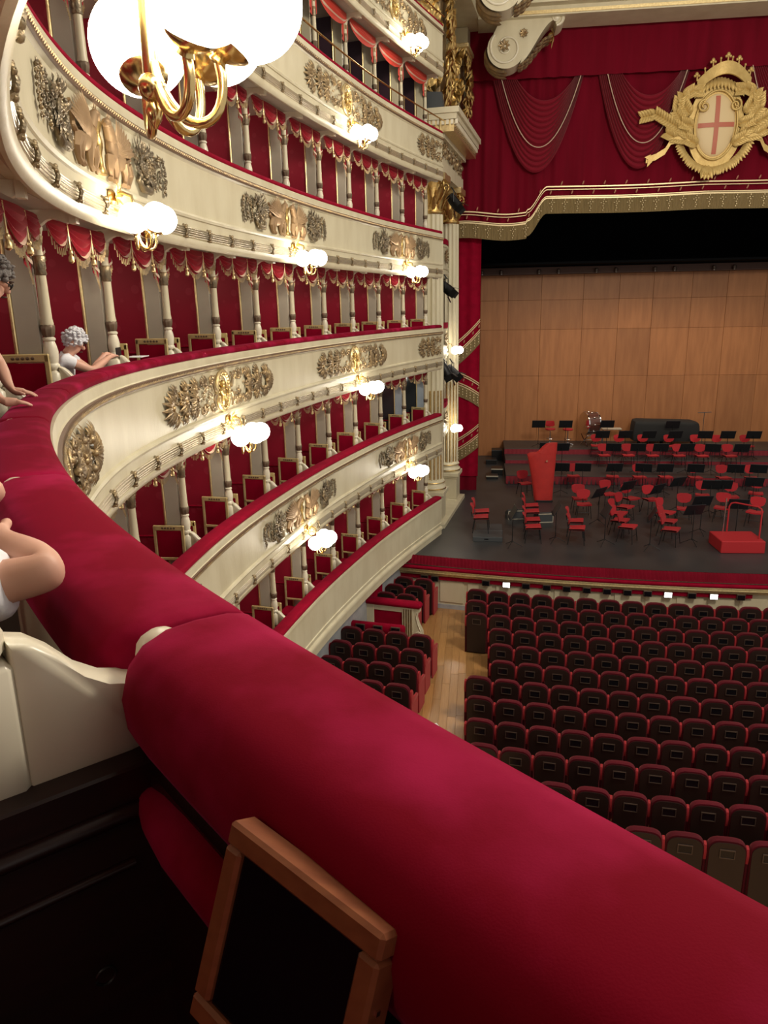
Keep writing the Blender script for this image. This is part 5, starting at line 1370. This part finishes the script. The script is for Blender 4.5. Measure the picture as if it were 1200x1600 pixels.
def person(label, s, J, skin, shirt, hair, sleeves=.45, extra=None, trousers='trouser', puff=0):
    """J: joints in the rail frame at s (x toward stage, y into the box, z above rail)"""
    loc, rz = frame_at(s, RAIL[0]); t = thing('person', label, 'person', loc, rz)
    v = {k: Vector(c) for k, c in J.items()}
    hd, nk, ch, hp_ = v['head'], v['neck'], v['chest'], v['hip']
    up = (hd-nk).normalized(); face = v['face'].normalized(); sidev = up.cross(face).normalized()
    C_ = [[('hip', hp_, .15), ('waist', hp_.lerp(ch, .5), .135), ('chest', ch, .15), ('base', ch.lerp(nk, .75), .085), ('neck', nk, .058), ('jaw', hd-up*.065+face*.022, .068), ('head', hd+up*.02-face*.008, .088), ('crown', hd+up*.075-face*.015, .062)]]
    C_.append([('jaw', hd-up*.065+face*.022, .068), ('chin', hd-up*.095+face*.06, .03)])
    C_.append([('head', hd, .088), ('nose', hd-up*.02+face*.085, .024), ('nosetip', hd-up*.035+face*.112, .014)])
    for sg_ in (-1, 1): C_.append([('head', hd, .088), ('ear%d' % sg_, hd-up*.015+sidev*sg_*.086-face*.012, .02), ('eart%d' % sg_, hd+up*.012+sidev*sg_*.098-face*.022, .014)])
    for a in ('l', 'r'):
        sh, el, wr = v['sh'+a], v['el'+a], v['wr'+a]
        C_.append([('chest', ch, .15), ('sh'+a, sh, .066), ('ua'+a, sh.lerp(el, .5), .05), ('el'+a, el, .041), ('fa'+a, el.lerp(wr, .35), .042), ('h'+a+'w', wr, .026)])
        for q in hand_chains('h'+a, wr, v['hd'+a], v.get('hu'+a, Vector((0, 0, 1))), v.get('hs'+a, Vector((1, 0, 0)))): C_.append(q)
        hip = hp_+Vector(v['side'])*(.09 if a == 'r' else -.09); C_.append([('hip', hp_, .15), ('th'+a, hip, .10), ('kn'+a, v['kn'+a], .065), ('an'+a, v['an'+a], .042), ('to'+a, v['an'+a]+Vector(v['toe']), .036)])
    skin_obj('body', C_, skin, t, 2)
    # eyes, brows, mouth
    m = MB()
    for sg_ in (-1, 1):
        m.ball(hd+up*.005+face*.078+sidev*sg_*.032, .011, 8, 6); m.ball(hd+up*.028+face*.084+sidev*sg_*.034, (.018, .018, .007), 8, 5)
    m.ball(hd-up*.068+face*.092, (.02, .02, .006), 8, 5); m.build('facial_features', 'hair_brown', t, 60)
    hm = MB(); R = random.Random(4)
    hm.ball(hd+up*.035-face*.022, (.104, .104, .10), 16, 12)
    hm.v = [tuple(Vector(p)+Vector((R.uniform(-.007, .007), R.uniform(-.007, .007), R.uniform(-.007, .007)))) for p in hm.v]
    keep = [f for f in hm.f if sum((Vector(hm.v[i])-hd).dot(face)*.9-(Vector(hm.v[i])-hd).dot(up)*.75 for i in f)/len(f) < .028]
    hm.f = keep
    pts = [Vector(hm.v[i]) for f in keep for i in f[:1]]; R.shuffle(pts)
    for p in pts[:95]:
        q = (p-hd).normalized(); hm.ball(p+q*.002, (R.uniform(.014, .026), R.uniform(.014, .026), R.uniform(.010, .02)), 6, 5)
    hm.build('hair', hair, t, 80)
    # shirt over chest, waist and upper sleeves
    S_ = [[('a', hp_+Vector((0, 0, -.03)), .165), ('b', hp_.lerp(ch, .5), .152), ('c', ch, .165), ('d', ch.lerp(nk, .62), .098)]]
    for a in ('l', 'r'):
        S_.append([('c', ch, .165), ('s'+a, v['sh'+a], .078), ('m'+a, v['sh'+a].lerp(v['el'+a], sleeves*.7), .066+puff), ('e'+a, v['sh'+a].lerp(v['el'+a], sleeves), .060+puff), ('e2'+a, v['sh'+a].lerp(v['el'+a], sleeves+.03), .055)])
    skin_obj('shirt', S_, shirt, t, 2)
    T_ = [[('a', hp_, .158), ('b', hp_+Vector((0, 0, .05)), .155)]]
    for a in ('l', 'r'):
        hip = hp_+Vector(v['side'])*(.09 if a == 'r' else -.09); T_.append([('a', hp_, .158), ('t'+a, hip, .108), ('k'+a, v['kn'+a], .075), ('n'+a, v['an'+a]+Vector((0, 0, .05)), .056)])
    skin_obj('trousers', T_, trousers, t, 1)
    if extra: extra(t, v, hd, up, face, sidev)
    return t
def glasses(t, v, hd, up, face, sd__):
    m = MB()
    for sg_ in (-1, 1):
        c = hd+up*.003+face*.098+sd__*sg_*.034
        m.tube([c+sd__*.024*math.cos(a)+up*.018*math.sin(a) for a in np.linspace(0, 2*PI, 15)], .0035, 5, caps=False)
        m.tube([c+sd__*sg_*.024, hd+sd__*sg_*.098+up*.008-face*.02], .0035, 5)
    m.tube([hd+face*.1+sd__*-.012, hd+face*.1+sd__*.012], .003, 5); m.build('glasses', 'black_metal', t, 60)
# standing man leaning out over the rail, mostly out of frame
person('standing man in a navy shirt and glasses leaning over the rail at left', 9.40, dict(head=(.20, .285, .765), neck=(.16, .37, .62), chest=(.06, .56, .43), hip=(-.05, .88, .03), face=(.25, -.80, -.50), side=(1, 0, 0),
    shl=(-.14, .50, .50), ell=(-.42, .36, .28), wrl=(-.56, .21, .115), hdl=(.15, -.6, -.05), hul=(0, 0, 1), hsl=(1, .3, 0),
    shr=(.23, .44, .48), elr=(.24, .33, .27), wrr=(.05, .255, .115), hdr=(-.1, -1, -.12), hur=(0, 0, 1), hsr=(-1, 0, 0),
    knl=(-.12, .78, -.40), anl=(-.12, .86, -.81), knr=(.05, .78, -.40), anr=(.05, .86, -.81), toe=(0, -.13, -.02)), 'skin', 'navy', 'hair_grey', .42, glasses)
def phone(t, v, hd, up, face, sd__):
    MB().box(.36, .52, .20, .212, .13, .21, .006).build('sunglass_case', 'black_metal', t, 30) if False else None
w = person('white-haired woman sitting at the velvet rail looking at a phone', 12.22, dict(head=(.03, .56, .285), neck=(.0, .62, .20), chest=(-.03, .68, .08), hip=(-.05, .80, -.33), face=(.30, -.85, -.38), side=(1, 0, 0),
    shl=(-.17, .60, .14), ell=(-.02, .40, .02), wrl=(.28, .33, .135), hdl=(1, -.1, .05), hul=(0, 0, 1), hsl=(0, 1, 0),
    shr=(.13, .68, .14), elr=(.22, .50, .0), wrr=(.33, .40, .15), hdr=(.9, -.3, .05), hur=(0, 0, 1), hsr=(0, 1, .2),
    knl=(-.1, .42, -.38), anl=(-.1, .42, -.81), knr=(.08, .44, -.38), anr=(.08, .44, -.81), toe=(0, -.12, -.02)), 'skin', 'white_cloth', 'hair_white', .35)
loc, rz = frame_at(12.22, RAIL[0])
o = MB().box(.40, .54, .30, .312, .13, .215, .006).build('mobile_phone', 'black_metal', None, 30, loc, rz); tag(o, 'dark phone held by the white-haired woman', 'phone')
o = MB().box(.86, 1.12, .20, .38, .085, .093, .001).build('programme_sheet', 'paper', None, 30, loc, rz); tag(o, "white programme lying on the cushion right of the white-haired woman", 'paper')
# people in the next box: only bent arms reach into the picture
def cuff(t, v, hd, up, face, sd__): pass
person('person in a white blouse resting a bent bare arm on the near cushion', 6.0, dict(head=(.30, .66, .34), neck=(.28, .70, .19), chest=(.24, .78, .0), hip=(.20, .90, -.33), face=(.2, -1, -.2), side=(1, 0, 0),
    shl=(.02, .62, .05), ell=(-.165, .242, .118), wrl=(.08, .300, .135), hdl=(.9, .25, .02), hul=(0, -.2, 1), hsl=(-.2, -.9, .2),
    shr=(.46, .70, .05), elr=(.46, .50, -.02), wrr=(.28, .36, .08), hdr=(-.9, -.3, .1), hur=(0, 0, 1), hsr=(0, 1, 0),
    knl=(.10, .50, -.38), anl=(.10, .52, -.81), knr=(.30, .50, -.38), anr=(.30, .52, -.81), toe=(0, -.12, -.02)), 'skin', 'white_cloth', 'hair_brown', .80, puff=.016)
person('second person in the next box, only a bare elbow on the rail', 6.62, dict(head=(.12, .90, .34), neck=(.12, .92, .19), chest=(.10, .95, .0), hip=(.08, 1.05, -.33), face=(.2, -1, -.2), side=(1, 0, 0),
    shl=(-.06, .72, .06), ell=(-.06, .215, .122), wrl=(.06, .40, .17), hdl=(.8, .5, .1), hul=(0, 0, 1), hsl=(-.4, .8, 0),
    shr=(.20, .84, .06), elr=(.20, .62, -.02), wrr=(.10, .48, .05), hdr=(-.9, .1, .0), hur=(0, 0, 1), hsr=(0, 1, 0),
    knl=(.0, .62, -.38), anl=(.0, .64, -.81), knr=(.16, .62, -.38), anr=(.16, .64, -.81), toe=(0, -.12, -.02)), 'skin', 'pink_cloth', 'hair_brown', .30)
